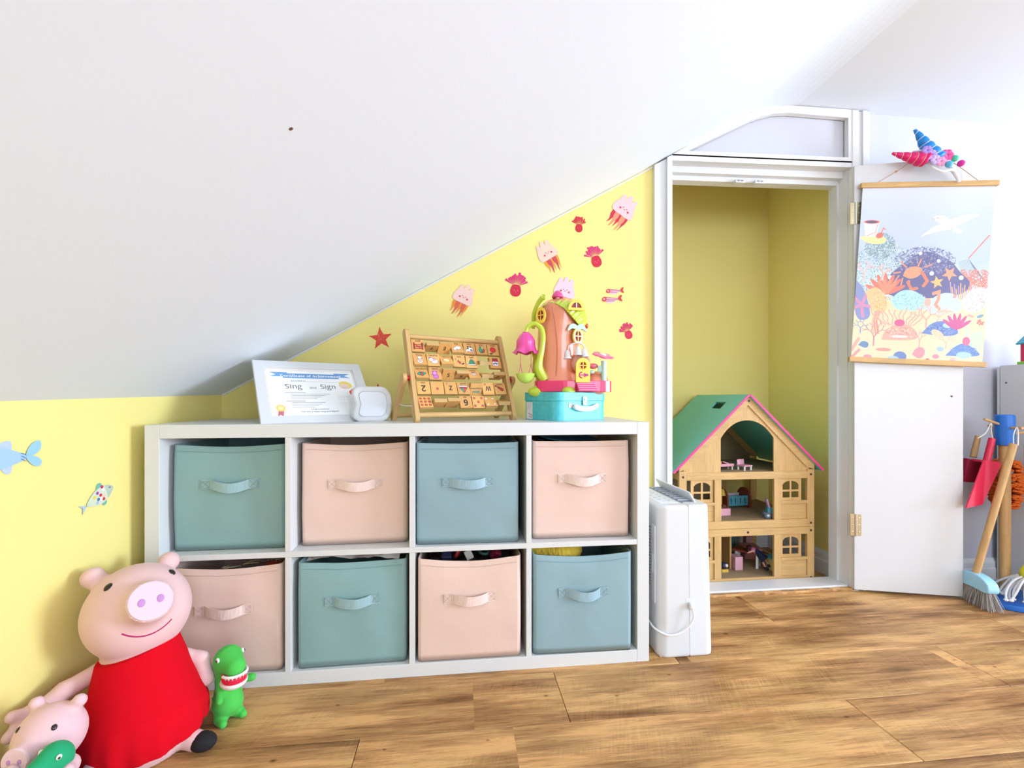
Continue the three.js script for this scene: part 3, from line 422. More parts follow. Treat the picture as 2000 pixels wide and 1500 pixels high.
// ---------------------------------------------------------------- alphabet abacus
{
  const t = thing('alphabet_abacus', 'wooden tilting abacus with rows of printed picture blocks', 'abacus', [0.746, UH, -0.045], Math.atan2(0.408, 0.913));
  const W = 0.345, lean = Math.atan2(0.11, 0.29), up = (y, z = 0) => [0, y * Math.cos(lean) + z * Math.sin(lean), -y * Math.sin(lean) + z * Math.cos(lean)];
  const tilted = (g) => g.rotateX(-lean).translate(0, 0.0, 0);
  const H = 0.318, post = (x) => { const s = new THREE.Shape(); s.absarc(0, 0.014, 0.014, Math.PI, TAU); s.absarc(0, H - 0.012, 0.014, 0, Math.PI); s.closePath(); return tilted(wood(slab(s, 0.012, 0.0012).rotateY(Math.PI / 2).translate(x - 0.006, 0, 0), 'y', x)); };
  part('post', post(0), birch, t); part('post', post(W), birch, t);
  part('top_rail', tilted(wood(rod([0.006, H - 0.022, 0], [W - 0.006, H - 0.022, 0], 0.0085), 'x')), birch, t);
  part('bottom_rail', tilted(wood(rod([0.006, 0.024, 0], [W - 0.006, 0.024, 0], 0.0085), 'x')), birch, t);
  // stand behind
  const pv = 0.148, P = up(pv), foot = [0, 0.012, P[2] - 0.115];
  for (const s of [-1, 1]) {
    const x = s < 0 ? -0.024 : W + 0.024, d = [0, P[1] - foot[1], P[2] - foot[2]], L = Math.hypot(d[1], d[2]), sh = new THREE.Shape(); sh.absarc(0, 0, 0.012, Math.PI, TAU); sh.absarc(0, L, 0.014, 0, Math.PI); sh.closePath();
    part('stand_leg', wood(slab(sh, 0.011, 0.001).rotateY(Math.PI / 2).translate(-0.0055, 0, 0), 'y', 0.4 + s).rotateX(Math.atan2(d[2], d[1])).translate(x, foot[1], foot[2]), birch, t);
    part('pivot_peg', rod([s < 0 ? -0.019 : W + 0.007, P[1], P[2]], [s < 0 ? -0.007 : W + 0.019, P[1], P[2]], 0.0085), M('#c8102e', 0.3), t, 'red plastic pivot peg');
    const a = up(0.055), b2 = [0, foot[1] + d[1] * 0.36, foot[2] + d[2] * 0.36];
    part('stay_cord', tube([[s < 0 ? -0.004 : W + 0.004, a[1], a[2] + 0.006], [s < 0 ? -0.016 : W + 0.016, (a[1] + b2[1]) / 2 - 0.004, (a[2] + b2[2]) / 2], [x, b2[1], b2[2]]], 0.0014, 16, 6), mat.white, t, 'white cord');
  }
  part('stand_rail', wood(rod([-0.024, foot[1] + 0.006, foot[2]], [W + 0.024, foot[1] + 0.006, foot[2]], 0.007), 'x'), birch, t);
  // print atlas: 7 columns x 5 rows, everything upside down as in the picture
  const words = [['gate', 'f', 'e', 'dog', 'cow', 'ball', 'apple'], ['nurse', 'mummy', 'lemon', 'kite', 'jelly', 'ice', 'house'], ['umbrella', 'teddy', 's', 'r', 'queen', 'p', 'o'], ['two', 'one', 'Z', 'yacht', 'xylophone', 'W', 'violin'], ['nine', 'eight', 'seven', 'six', 'five', 'four', 'three']];
  const T = 146, atlas = canvasTex(T * 7, T * 5, (c) => {
    const R = rng(77);
    for (let j = 0; j < 5; j++) for (let i = 0; i < 7; i++) {
      const w = words[j][i]; c.save(); c.translate(i * T, j * T);
      const tone = 0.94 + 0.12 * R(); c.fillStyle = `rgb(${222 * tone | 0},${165 * tone | 0},${92 * tone | 0})`; c.fillRect(0, 0, T, T);
      for (let k = 0; k < 40; k++) { c.fillStyle = `rgba(140,85,35,${0.05 + 0.08 * R()})`; c.fillRect(R() * T, 0, 1 + R() * 2, T); }
      c.translate(T, T); c.rotate(Math.PI);
      c.fillStyle = '#1d1a18'; c.strokeStyle = '#1d1a18'; c.textAlign = 'center'; c.lineWidth = 3; c.lineJoin = 'round';
      const word = (s, y = 132) => { c.fillStyle = '#1d1a18'; c.font = 'bold 26px sans-serif'; c.fillText(s, T / 2, y); };
      const blob = (col, x, y, a, b, r = 0) => { c.fillStyle = col; c.beginPath(); c.ellipse(x, y, a, b, r, 0, 7); c.fill(); c.stroke(); };
      const poly = (col, ...p) => { c.fillStyle = col; c.beginPath(); for (let q = 0; q < p.length; q += 2) c.lineTo(p[q], p[q + 1]); c.closePath(); c.fill(); c.stroke(); };
      const dots = (list, col) => { for (const [x, y] of list) { c.lineWidth = 4; c.strokeStyle = '#7a1d22'; blob(col, x, y, 12, 11); } };
      const big = (s, f = 'bold 96px sans-serif') => { c.font = f; c.fillText(s, T / 2, 100); };
      if (w === 'gate') { word(w); c.strokeStyle = '#4a0f10'; poly('#a32a2a', 22, 30, 36, 30, 36, 104, 22, 104); poly('#a32a2a', 110, 30, 124, 30, 124, 104, 110, 104); c.lineWidth = 9; c.strokeStyle = '#a32a2a'; for (const y of [42, 62, 82]) { c.beginPath(); c.moveTo(36, y); c.lineTo(110, y); c.stroke(); } c.beginPath(); c.moveTo(36, 36); c.lineTo(110, 90); c.stroke(); }
      else if (w === 'dog') { word(w); blob('#fff', 64, 70, 36, 22); blob('#fff', 104, 52, 20, 17); blob('#fff', 98, 36, 7, 12); c.beginPath(); c.moveTo(30, 70); c.quadraticCurveTo(14, 50, 24, 40); c.stroke(); blob('#1d1a18', 110, 50, 2, 2); }
      else if (w === 'cow') { word(w); blob('#fff', 72, 62, 38, 26); blob('#222', 56, 56, 10, 8); blob('#222', 92, 72, 9, 7); blob('#e7b6e0', 36, 40, 10, 17); blob('#fff', 110, 42, 10, 17); blob('#222', 60, 94, 8, 6); blob('#222', 90, 94, 8, 6); }
      else if (w === 'ball') { word(w); blob('#f4e7a6', 73, 64, 40, 40); poly('#2d9a6c', 73, 26, 96, 34, 108, 64, 92, 96, 73, 104, 62, 64); poly('#c73d3d', 73, 26, 46, 36, 34, 64, 52, 92, 58, 60); }
      else if (w === 'apple') { word(w); blob('#d8262b', 76, 72, 36, 32); c.beginPath(); c.moveTo(76, 42); c.lineTo(80, 24); c.stroke(); blob('#3d5a48', 104, 24, 18, 9, -0.2); }
      else if (w === 'nurse') { word(w); blob('#fff', 73, 50, 30, 28); blob('#eec6b0', 73, 56, 18, 18); blob('#fff', 73, 92, 22, 16); blob('#1d1a18', 67, 54, 2, 2); blob('#1d1a18', 80, 54, 2, 2); }
      else if (w === 'mummy') { word(w); blob('#f4eef4', 62, 58, 36, 26); blob('#fff', 98, 78, 24, 20); blob('#d9a6d9', 66, 80, 15, 12); blob('#b58bd0', 112, 98, 9, 7); }
      else if (w === 'lemon') { word(w); blob('#f4d79a', 73, 66, 38, 32); }
      else if (w === 'kite') { word(w); poly('#c5382f', 120, 104, 70, 40, 54, 60); poly('#f1d98a', 120, 104, 96, 72, 84, 88); c.beginPath(); c.moveTo(62, 50); c.bezierCurveTo(40, 20, 40, 60, 20, 40); c.stroke(); blob('#5a3b2a', 40, 40, 9, 6, 0.6); blob('#5a3b2a', 26, 48, 9, 6, -0.6); }
      else if (w === 'jelly') { word(w); poly('#1f7f5a', 30, 40, 116, 40, 96, 88, 73, 104, 50, 88); poly('#e9e2dc', 20, 36, 126, 36, 120, 48, 26, 48); }
      else if (w === 'ice') { word('ice'); blob('#e3e6f0', 73, 62, 46, 30); for (let k = 0; k < 9; k++) blob('#cfd5e8', 40 + k * 8, 56 + 9 * (k % 3), 7, 6); }
      else if (w === 'house') { word(w); poly('#b3202c', 36, 88, 110, 88, 104, 116, 42, 116); poly('#f5e6ef', 36, 34, 110, 34, 110, 88, 36, 88); blob('#3a55a0', 56, 60, 8, 8); blob('#3a55a0', 92, 60, 8, 8); poly('#7b2b2b', 66, 62, 80, 62, 73, 76); }
      else if (w === 'umbrella') { word(w, 130); poly('#2ba08a', 22, 70, 70, 30, 124, 50, 104, 76, 60, 84); poly('#d84b3f', 62, 34, 84, 40, 84, 76, 62, 82); c.beginPath(); c.moveTo(73, 60); c.lineTo(96, 104); c.stroke(); }
      else if (w === 'teddy') { word(w); c.strokeStyle = '#5b1f57'; blob('#c767c0', 70, 40, 28, 24); blob('#d886d0', 80, 78, 24, 22); blob('#c767c0', 60, 96, 8, 8); blob('#c767c0', 98, 96, 8, 8); blob('#c767c0', 104, 62, 10, 7); }
      else if (w === 'queen') { word(w); blob('#f1eadf', 73, 66, 30, 26); blob('#efc9b8', 73, 62, 18, 18); poly('#8a3140', 52, 88, 94, 88, 84, 102, 73, 92, 62, 102); }
      else if (w === 'yacht') { word(w); poly('#fff', 26, 86, 124, 86, 124, 100, 26, 100); poly('#c73240', 36, 74, 120, 74, 124, 86, 30, 86); poly('#1fa07e', 78, 70, 112, 70, 78, 20); poly('#d8434b', 70, 70, 36, 70, 70, 20); }
      else if (w === 'xylophone') { word(w, 92); c.strokeStyle = '#3c6b55'; for (let k = 0; k < 9; k++) poly('#8fb79f', 30 + k * 10, 34 + k, 37 + k * 10, 34 + k, 37 + k * 10, 58 - k, 30 + k * 10, 58 - k); }
      else if (w === 'violin') { word(w); c.strokeStyle = '#511d12'; blob('#a8392a', 56, 64, 24, 20, 0.5); blob('#a8392a', 84, 82, 18, 15, 0.5); c.lineWidth = 8; c.beginPath(); c.moveTo(84, 82); c.lineTo(122, 104); c.stroke(); blob('#3b2a20', 122, 104, 7, 6); }
      else if (w === 'two') { word('two', 136); big('2'); } else if (w === 'six') { word('six', 136); big('6'); }
      else if (w === 'Z' || w === 'W') { big(w, 'bold 74px sans-serif'); c.font = '34px sans-serif'; c.fillText(w.toLowerCase() === 'z' ? 'Z' : 'W', 110, 134); }
      else if (w === 'one') dots([[73, 66]], '#d4545a');
      else if (w === 'nine') dots([[30, 34], [73, 34], [116, 34], [30, 74], [73, 74], [116, 74], [30, 114], [73, 114], [116, 114]], '#d4545a');
      else if (w === 'five') dots([[30, 30], [116, 30], [73, 74], [30, 118], [116, 118]], '#d4545a');
      else if (w === 'four') { c.strokeStyle = '#b98a5a'; for (const [x, y] of [[34, 34], [112, 34], [34, 114], [112, 114]]) blob('#fff', x, y, 14, 11); }
      else if (w === 'three') big('3'); else if (w.length < 3) { big(w.toUpperCase(), 'bold 64px sans-serif'); }
      c.restore();
    }
  });
  const printed = M('#ffffff', 0.55, { map: atlas });
  const rowsY = [0.262, 0.212, 0.164, 0.113, 0.064], angles = [[0.05, 1.5, 1.05, -0.25, 0, -0.06, 0], [-0.2, 0, -0.5, 0, 0.12, -1.1, 0], [-0.3, 0.05, 0.95, 1.5, -0.5, -1.05, 1.55], [-0.06, 0, -0.03, -0.1, 0.62, 0.05, -0.06], [-0.3, 1.55, 1.4, -0.1, -0.02, -0.4, -1.1]];
  const bw = 0.0435, bh = 0.043, bt = 0.0125;
  rowsY.forEach((y, j) => {
    part('block_rod', tilted(rod([0.006, y, 0], [W - 0.006, y, 0], 0.0025, 0.0025, 8)), birch, t);
    for (let i = 0; i < 7; i++) {
      const g = new THREE.BoxGeometry(bw, bh, bt), uv = g.attributes.uv; grainish(g);
      for (let q = 16; q < 24; q++) { const a = q < 20 ? uv.getX(q) : 0.5, b = q < 20 ? uv.getY(q) : 0.03; uv.setXY(q, (i + 0.03 + a * 0.94) / 7, (4 - j + 0.03 + b * 0.94) / 5); }
      g.rotateX(angles[j][i]).translate(0.012 + bw / 2 + i * (W - 0.024 - bw) / 6, y, 0).rotateX(-lean);
      part('block', g, [birch, birch, birch, birch, printed, birch], t);
    }
  });
  function grainish(g) { const uv = g.attributes.uv; for (let q = 0; q < 16; q++) uv.setXY(q, uv.getX(q) * 0.2, uv.getY(q) * 0.08); }
}
// ---------------------------------------------------------------- teal card suitcase
const CASE = { pos: [1.247, UH, -0.212], turn: Math.atan2(0.498, 0.867) };
{
  const t = thing('card_suitcase', 'turquoise patterned card suitcase with a white handle, on the shelf unit', 'suitcase', CASE.pos, CASE.turn);
  const pat = tex(512, 256, (x, y) => { let v = 1; const c = 34, gx = Math.floor(x / c), gy = Math.floor(y / c), o = (hash2(gx, gy, 3) - 0.5) * 14, dx = (x % c) - c / 2 + o, dy = (y % c) - c / 2, a = Math.atan2(dy, dx), r = Math.hypot(dx, dy), petal = 6 + 6 * Math.abs(Math.cos(a * 3 + hash2(gx, gy, 8) * 3)); v += r < petal && r > petal - 2.2 ? 0.16 : 0; v += 0.1 * (fbm(x / 30, y / 30, 4, 3) - 0.5); return [clamp(80 * v, 0, 255), clamp(198 * v, 0, 255), clamp(203 * v, 0, 255)]; });
  const card = M('#ffffff', 0.42, { map: pat, clearcoat: 0.12, clearcoatRoughness: 0.3 });
  const W = 0.238, D = 0.19, rr = (w, d, r) => { const s = new THREE.Shape(); s.absarc(w / 2 - r, d / 2 - r, r, 0, Math.PI / 2); s.absarc(-w / 2 + r, d / 2 - r, r, Math.PI / 2, Math.PI); s.absarc(-w / 2 + r, -d / 2 + r, r, Math.PI, Math.PI * 1.5); s.absarc(w / 2 - r, -d / 2 + r, r, Math.PI * 1.5, TAU); s.closePath(); return s; };
  const shellBox = (w, d, h, y) => grainUV(new THREE.ExtrudeGeometry(rr(w, d, 0.03), { depth: h - 0.002, bevelEnabled: true, bevelSize: 0.001, bevelThickness: 0.001, bevelSegments: 2, curveSegments: 8 }).rotateX(-Math.PI / 2).translate(0, y + 0.001, 0), 'x', 5);
  part('base', shellBox(W - 0.004, D - 0.004, 0.066, 0), card, t);
  part('lid', shellBox(W, D, 0.029, 0.066), card, t);
  part('size_label', new THREE.PlaneGeometry(0.034, 0.058).rotateY(-Math.PI / 2).translate(-W / 2 + 0.0006, 0.032, -0.052), M('#ffffff', 0.6, { map: canvasTex(128, 220, (c) => { c.fillStyle = '#f3f1ee'; c.fillRect(0, 0, 128, 220); c.fillStyle = '#8b8b90'; for (let i = 0; i < 7; i++) c.fillRect(16 + i * 14, 14, 3, 110 - (i % 3) * 22); c.strokeStyle = '#222'; c.lineWidth = 6; c.beginPath(); c.arc(52, 162, 20, 3.6, 6.4); c.stroke(); c.beginPath(); c.moveTo(44, 200); c.lineTo(52, 176); c.lineTo(60, 200); c.fill(); c.strokeStyle = '#c23b44'; c.beginPath(); c.arc(98, 180, 22, 0, 7); c.moveTo(84, 196); c.lineTo(112, 164); c.stroke(); }) }), t, 'white paper label');
  const fz = D / 2, clasp = part('clasp', rbox(0.016, 0.03, 0.006, 0.002, 0.0, 0.066, fz + 0.003), mat.chrome, t, 'chrome clasp');
  part('clasp_lever', rbox(0.012, 0.012, 0.006, 0.002, 0, 0.07, fz + 0.008), mat.chrome, clasp);
  for (const s of [-1, 1]) { part('handle_plate', rbox(0.018, 0.014, 0.003, 0.002, s * 0.062, 0.05, fz), mat.chrome, t); part('handle_ring', new THREE.TorusGeometry(0.005, 0.0014, 8, 18).translate(s * 0.055, 0.05, fz + 0.003), mat.chrome, t); }
  const hs = smoothShape([[-0.05, 0.052], [-0.03, 0.047], [0, 0.045], [0.03, 0.047], [0.05, 0.052], [0.05, 0.042], [0.028, 0.034], [0, 0.032], [-0.028, 0.034], [-0.05, 0.042]], 4);
  part('handle', slab(hs, 0.008, 0.002).translate(0, 0, fz + 0.003), M('#f1eef0', 0.3), t, 'white plastic carry handle');
}
// ---------------------------------------------------------------- fairy boot house on the suitcase
{
  const t = thing('fairy_house', 'orange plastic boot-shaped fairy house with a lime leaf roof, on the suitcase', 'toy house', [1.243, UH + 0.0962, -0.212], -0.2);
  const k = 0.00179, X = (u) => (u - 1120) * k, Y = (v) => (766 - v) * k, plastic = (c, r = 0.22) => M(c, r, { clearcoat: 0.6, clearcoatRoughness: 0.12 });
  const orange = plastic(new THREE.Color(0.86, 0.30, 0.16)), lime = plastic(new THREE.Color(0.56, 0.72, 0.05)), pink = plastic(new THREE.Color(0.84, 0.06, 0.30)), hot = plastic(new THREE.Color(0.80, 0.02, 0.12)), yel = plastic(new THREE.Color(0.90, 0.60, 0.03)), red = M(new THREE.Color(0.35, 0.02, 0.02), 0.4), pale = plastic(new THREE.Color(0.85, 0.68, 0.68)), grey = plastic(new THREE.Color(0.80, 0.78, 0.80)), mint = plastic(new THREE.Color(0.45, 0.74, 0.62));
  // trunk: an upright tube flared at the top right
  const trunk = new THREE.CylinderGeometry(1, 1, 1, 48, 40, true), p = trunk.attributes.position, cx = (v) => v < 0.6 ? X(1109) : X(lerp(1109, 1115, (v - 0.6) / 0.4)), rad = (v) => 0.073 + 0.010 * Math.pow(Math.max(0, 1 - v * 4), 2) + 0.005 * Math.pow(v, 3);
  for (let i = 0; i < p.count; i++) { const v = p.getY(i) + 0.5, a = Math.atan2(p.getZ(i), p.getX(i)), r = rad(v) * (1 + 0.012 * Math.sin(5 * a + 2)); p.setXYZ(i, cx(v) + r * Math.cos(a), Y(745) + v * (Y(604) - Y(745)), r * 0.95 * Math.sin(a)); } trunk.computeVertexNormals();
  const tr = part('trunk', trunk, M(new THREE.Color(0.86, 0.30, 0.16), 0.22, { clearcoat: 0.6, clearcoatRoughness: 0.12, side: THREE.DoubleSide }), t);
  part('trunk_seam', tube([[X(1096), Y(604), 0.081], [X(1103), Y(640), 0.0735], [X(1107), Y(690), 0.0715], [X(1104), Y(744), 0.0735]], 0.0007, 30, 5), M('#a04a2a', 0.5), tr);
  part('gable', ball(0.0765, X(1114), Y(606), 0, 1.0, 0.62, 0.96, 30), orange, t);
  // leaf roof draped over the top
  const edgeAt = (x) => { const E = [[1050, 640], [1066, 622], [1080, 601], [1090, 595], [1102, 597], [1120, 609], [1135, 626], [1150, 641], [1166, 645], [1190, 640]], u = x / k + 1120; for (let i = 0; i < E.length - 1; i++) if (u < E[i + 1][0]) { const q = clamp((u - E[i][0]) / (E[i + 1][0] - E[i][0]), 0, 1); return Y(lerp(E[i][1], E[i + 1][1], q)); } return Y(640); };
  const roof = skin((x, y, z) => { const q = Math.hypot((x - X(1115)) / 1.0, (y - Y(622)) / 0.80, z / 0.98), a = Math.atan2(z, x - X(1115)), rib = 0.0016 * Math.sin((x - y) * 300); return Math.max(Math.abs(q - 0.0885 - rib) - 0.0042, (edgeAt(x) - y) * 0.6); }, [X(1055), Y(662), -0.1], [X(1175), Y(568), 0.1], 0.0028);
  part('leaf_roof', roof, lime, t, 'lime green leaf roof');
  part('leaf_stem', taperTube([[X(1060), Y(640), 0.01], [X(1062), Y(612), 0.03], [X(1072), Y(592), 0.05], [X(1080), Y(585), 0.062]], [0.006, 0.007, 0.007, 0.0095], 24, 12), lime, t);
  part('leaf_stem_end', new THREE.TorusGeometry(0.006, 0.003, 8, 18).translate(X(1081), Y(584), 0.07), lime, t);
  const mush = part('mushroom', cyl(0.0105, 0.008, 0.022, X(1108), Y(588), 0.034), pale, t);
  part('mushroom_cap', new THREE.LatheGeometry([[0, 0.026], [0.008, 0.024], [0.016, 0.014], [0.021, 0.004], [0.018, 0], [0, 0.001]].map((q) => new THREE.Vector2(...q)), 28).translate(X(1108), Y(583), 0.034), pink, mush, 'glossy pink mushroom cap');
  // round windows
  function oval(u, v, z, a, b, turn, half) {
    const w = new THREE.Group(), s = new THREE.Shape(); half ? (s.absarc(0, 0, 1, 0, Math.PI), s.closePath()) : s.absarc(0, 0, 1, 0, TAU); const h = new THREE.Path(); half ? (h.moveTo(0.74, 0.16), h.absarc(0, 0.1, 0.72, 0.1, Math.PI - 0.1)) : h.absarc(0, 0, 0.72, 0, TAU); s.holes.push(h);
    const ex = (sh) => new THREE.ExtrudeGeometry(sh, { depth: 0.006, bevelEnabled: true, bevelSize: 0.06, bevelThickness: 0.001, bevelSegments: 2, curveSegments: 20 }).scale(a, b, 1).rotateY(turn).translate(X(u), Y(v), z);
    const fr = part('window_frame', ex(s), yel, t, 'yellow window surround');
    const pane = new THREE.CircleGeometry(0.76, 28, 0, half ? Math.PI : TAU).scale(a, b, 1).translate(0, 0, 0.0015).rotateY(turn).translate(X(u), Y(v), z); part('pane', pane, red, fr, 'dark red opening');
    part('glazing_bar', merge([box(a * 0.13, b * (half ? 0.85 : 1.5), 0.003, 0, half ? b * 0.42 : 0, 0.005), ...(half ? [] : [box(a * 1.5, b * 0.13, 0.003, 0, 0, 0.005)])]).rotateY(turn).translate(X(u), Y(v), z), half ? mat.gloss : yel, fr);
  }
  oval(1077, 620, 0.069, 0.0175, 0.026, -0.5); oval(1145, 660, 0.058, 0.020, 0.027, 0.62); oval(1142, 612, 0.080, 0.028, 0.032, 0.3, true);
  part('dormer', ball(0.03, X(1142), Y(604), 0.055, 1, 0.85, 0.8, 22), lime, t);
  for (const s of [-1, 1]) part('window_leaf', slab(smoothShape([[0, 0], [s * 0.012, 0.008], [s * 0.027, 0.004], [s * 0.036, -0.014], [s * 0.02, -0.006], [s * 0.006, -0.007]], 4), 0.004, 0.0015).rotateY(0.5).translate(X(1144), Y(642), 0.062), mint, t, 'mint leaf over the window');
  // bell blossoms over the door
  const bell = (r, h) => new THREE.LatheGeometry([[0.001, h], [r * 0.45, h * 0.97], [r * 0.72, h * 0.75], [r * 0.78, h * 0.45], [r * 0.86, h * 0.2], [r * 1.18, 0], [r * 1.1, 0.0005], [r * 0.75, h * 0.2], [r * 0.6, h * 0.6], [0.001, h * 0.9]].map((q) => new THREE.Vector2(...q)), 28);
  for (const [u, v, z, rz] of [[1127, 703, 0.066, 0.05], [1146, 697, 0.078, 0], [1160, 700, 0.07, 0.15]]) part('blossom', bell(0.0125, 0.03).rotateZ(rz).translate(X(u), Y(v), z), grey, t, 'pale bell blossom');
  part('blossom_stalk', merge([tube([[X(1127), Y(688), 0.066], [X(1130), Y(678), 0.069], [X(1142), Y(673), 0.068]], 0.0025, 14, 8), tube([[X(1160), Y(685), 0.07], [X(1154), Y(676), 0.069], [X(1142), Y(673), 0.068]], 0.0025, 14, 8)]), grey, t);
  part('door_porch', ball(0.034, X(1152), Y(712), 0.05, 1, 0.95, 0.8, 24), plastic(new THREE.Color(0.88, 0.42, 0.34)), t);
  // door, ajar
  const ds = new THREE.Shape(); ds.moveTo(-0.025, 0); ds.lineTo(0.025, 0); ds.lineTo(0.025, 0.056); ds.absarc(0, 0.056, 0.025, 0, Math.PI); ds.closePath(); const dh = new THREE.Path(); dh.absarc(0, 0.056, 0.0125, 0, TAU); ds.holes.push(dh);
  const dpl = (g) => g.rotateY(0.38).translate(X(1154), Y(748), 0.083);
  const door = part('door', dpl(slab(ds, 0.005, 0.001)), yel, t, 'yellow arched front door');
  part('door_pane', dpl(new THREE.CircleGeometry(0.013, 24).translate(0, 0.056, 0.001)), red, door); part('glazing_bar', dpl(merge([box(0.003, 0.026, 0.004, 0, 0.056, 0.005), box(0.026, 0.003, 0.004, 0, 0.056, 0.005), new THREE.TorusGeometry(0.0135, 0.002, 8, 26).translate(0, 0.056, 0.006)])), yel, door);
  part('door_motif', dpl(merge([box(0.026, 0.004, 0.003, 0, 0.024, 0.0065), box(0.004, 0.014, 0.003, 0.006, 0.024, 0.0065), new THREE.TorusGeometry(0.0095, 0.0022, 8, 22, Math.PI).rotateZ(Math.PI / 2).translate(-0.004, 0.024, 0.0065), box(0.008, 0.008, 0.003, 0.013, 0.024, 0.0065)])), plastic('#c4247e'), door, 'raised magenta anchor shape');
  part('door_knob', dpl(ball(0.003, 0.019, 0.026, 0.008)), mat.gloss, door);
  // base, steps, leaf pads
  part('base', new THREE.ExtrudeGeometry(smoothShape([[X(1064), 0.04], [X(1072), 0.078], [X(1110), 0.090], [X(1150), 0.082], [X(1206), 0.05], [X(1208), -0.02], [X(1190), -0.06], [X(1120), -0.08], [X(1070), -0.05]].map(([a, b]) => [a, -b]), 5), { depth: 0.034, bevelEnabled: true, bevelSize: 0.002, bevelThickness: 0.002, bevelSegments: 2 }).rotateX(-Math.PI / 2).translate(0, 0.002, 0), hot, t);
  for (const [u, a, b, z] of [[1080, 0.052, 0.022, 0.058], [1128, 0.024, 0.018, 0.082]]) { const lp = part('leaf_pad', ball(1, X(u), 0.001, z, a, b, 0.026, 26), lime, t, 'lime leaf pad'); if (u < 1100) for (const d of [-0.018, 0, 0.018]) part('pad_blossom', ball(0.007, X(u) + d, 0.019 + (d ? 0 : 0.002), z + 0.008, 1.3, 0.4, 1, 12), pale, lp); }
  const steps = []; for (let i = 0; i < 4; i++) steps.push(rbox(0.066, 0.007, 0.013, 0.002, 0, 0.026 - i * 0.007, 0.0 + i * 0.008).rotateY(0.25)); part('steps', merge(steps).translate(X(1160), 0.001, 0.086), plastic('#ea4f86'), t, 'ridged pink steps');
  // vine lamp post with bell flower and hanging basket
  part('vine', taperTube([[X(1082), Y(742), 0.06], [X(1072), Y(720), 0.072], [X(1078), Y(685), 0.076], [X(1080), Y(660), 0.072], [X(1076), Y(644), 0.07], [X(1064), Y(636), 0.07], [X(1052), Y(641), 0.07], [X(1047), Y(654), 0.07]], [0.017, 0.017, 0.012, 0.0095, 0.0095, 0.0095, 0.008, 0.007], 60, 16), lime, t, 'lime curling vine');
  part('vine_leaf', taperTube([[X(1082), Y(745), 0.05], [X(1070), Y(725), 0.05], [X(1066), Y(700), 0.048], [X(1058), Y(686), 0.046]], [0.016, 0.02, 0.013, 0.004], 30, 14), plastic(new THREE.Color(0.60, 0.62, 0.04)), t);
  const bf = part('bell_flower', (() => { const g = new THREE.CylinderGeometry(1, 1, 1, 60, 16, true), q = g.attributes.position; for (let i = 0; i < q.count; i++) { const v = 0.5 - q.getY(i), a = Math.atan2(q.getZ(i), q.getX(i)), lob = 1 + (0.03 + 0.10 * Math.pow(v, 5)) * Math.cos(a * 6), r = (0.011 + 0.020 * Math.pow(Math.min(1, v * 2.6), 0.6) + 0.011 * Math.pow(v, 7)) * lob; q.setXYZ(i, r * Math.cos(a), -v * 0.07 + 0.004 * Math.pow(v, 5) * Math.cos(a * 6), r * Math.sin(a)); } g.computeVertexNormals(); return g.translate(X(1047), Y(653), 0.07); })(), M(new THREE.Color(0.86, 0.07, 0.36), 0.25, { clearcoat: 0.6, side: THREE.DoubleSide }), t, 'hot pink bell flower lamp');
  part('flower_collar', cyl(0.0125, 0.0115, 0.012, X(1047), Y(655), 0.07), pink, bf);
  for (const d of [-10, 10]) part('hanging_cord', merge([tube([[X(1047 + d), Y(690), 0.07], [X(1047 + d), Y(714), 0.07], [X(1043 + d), Y(732), 0.076]], 0.0011, 14, 6), tube([[X(1047 + d), Y(714), 0.07], [X(1051 + d), Y(732), 0.064]], 0.0011, 8, 6), ball(0.0024, X(1047 + d), Y(714), 0.07)]), pink, t, 'pink cord');
  part('hanging_basket', new THREE.LatheGeometry([[0, -0.034], [0.014, -0.031], [0.026, -0.02], [0.034, 0], [0.031, 0], [0.023, -0.017], [0, -0.028]].map((q) => new THREE.Vector2(...q)), 34).translate(X(1047), Y(731), 0.07), plastic(new THREE.Color(0.56, 0.80, 0.12)), t, 'lime hanging basket seat');
  // flower table and its post
  const post = part('flower_post', merge([cyl(0.0095, 0.0095, 0.104, X(1196), 0.052 + 0.002, 0.045), rbox(0.02, 0.022, 0.012, 0.002, X(1190), Y(722), 0.045)]), mint, t, 'mint green post');
  const pet = []; for (let i = 0; i < 5; i++) { const a = i / 5 * TAU + 0.3; pet.push(ball(1, X(1194) + 0.021 * Math.cos(a), 0, 0.045 + 0.021 * Math.sin(a), 0.018, 0.0042, 0.018, 18)); } const pg = merge(pet).translate(-X(1194), 0, -0.045).rotateZ(-0.22).rotateX(0.35).translate(X(1194), Y(696), 0.045);
  part('flower_top', pg, plastic('#ea5a9c'), post, 'pink five-petal flower top'); part('flower_centre', ball(1, 0, 0.004, 0, 0.013, 0.004, 0.013, 18).rotateZ(-0.22).rotateX(0.35).translate(X(1194), Y(696), 0.045), plastic('#f3e3dc'), post);
  part('toe', ball(1, X(1180), 0.03, 0.0, 0.052, 0.045, 0.055, 26), orange, t); part('toe_petal', ball(1, X(1176), Y(716), 0.036, 0.017, 0.010, 0.016, 18).rotateZ(0), plastic('#e57a8c'), t, 'rose petal flap'); part('toe_leaf', ball(1, X(1172), Y(728), 0.048, 0.012, 0.007, 0.01, 14), mint, t);
  part('toe_window', ball(1, X(1199), Y(745), 0.028, 0.006, 0.03, 0.016, 16), yel, t, 'yellow window on the toe'); part('bud', ball(1, X(1165), Y(636), 0.01, 0.006, 0.01, 0.008, 14), plastic('#e2403a'), t, 'small red bud');
}
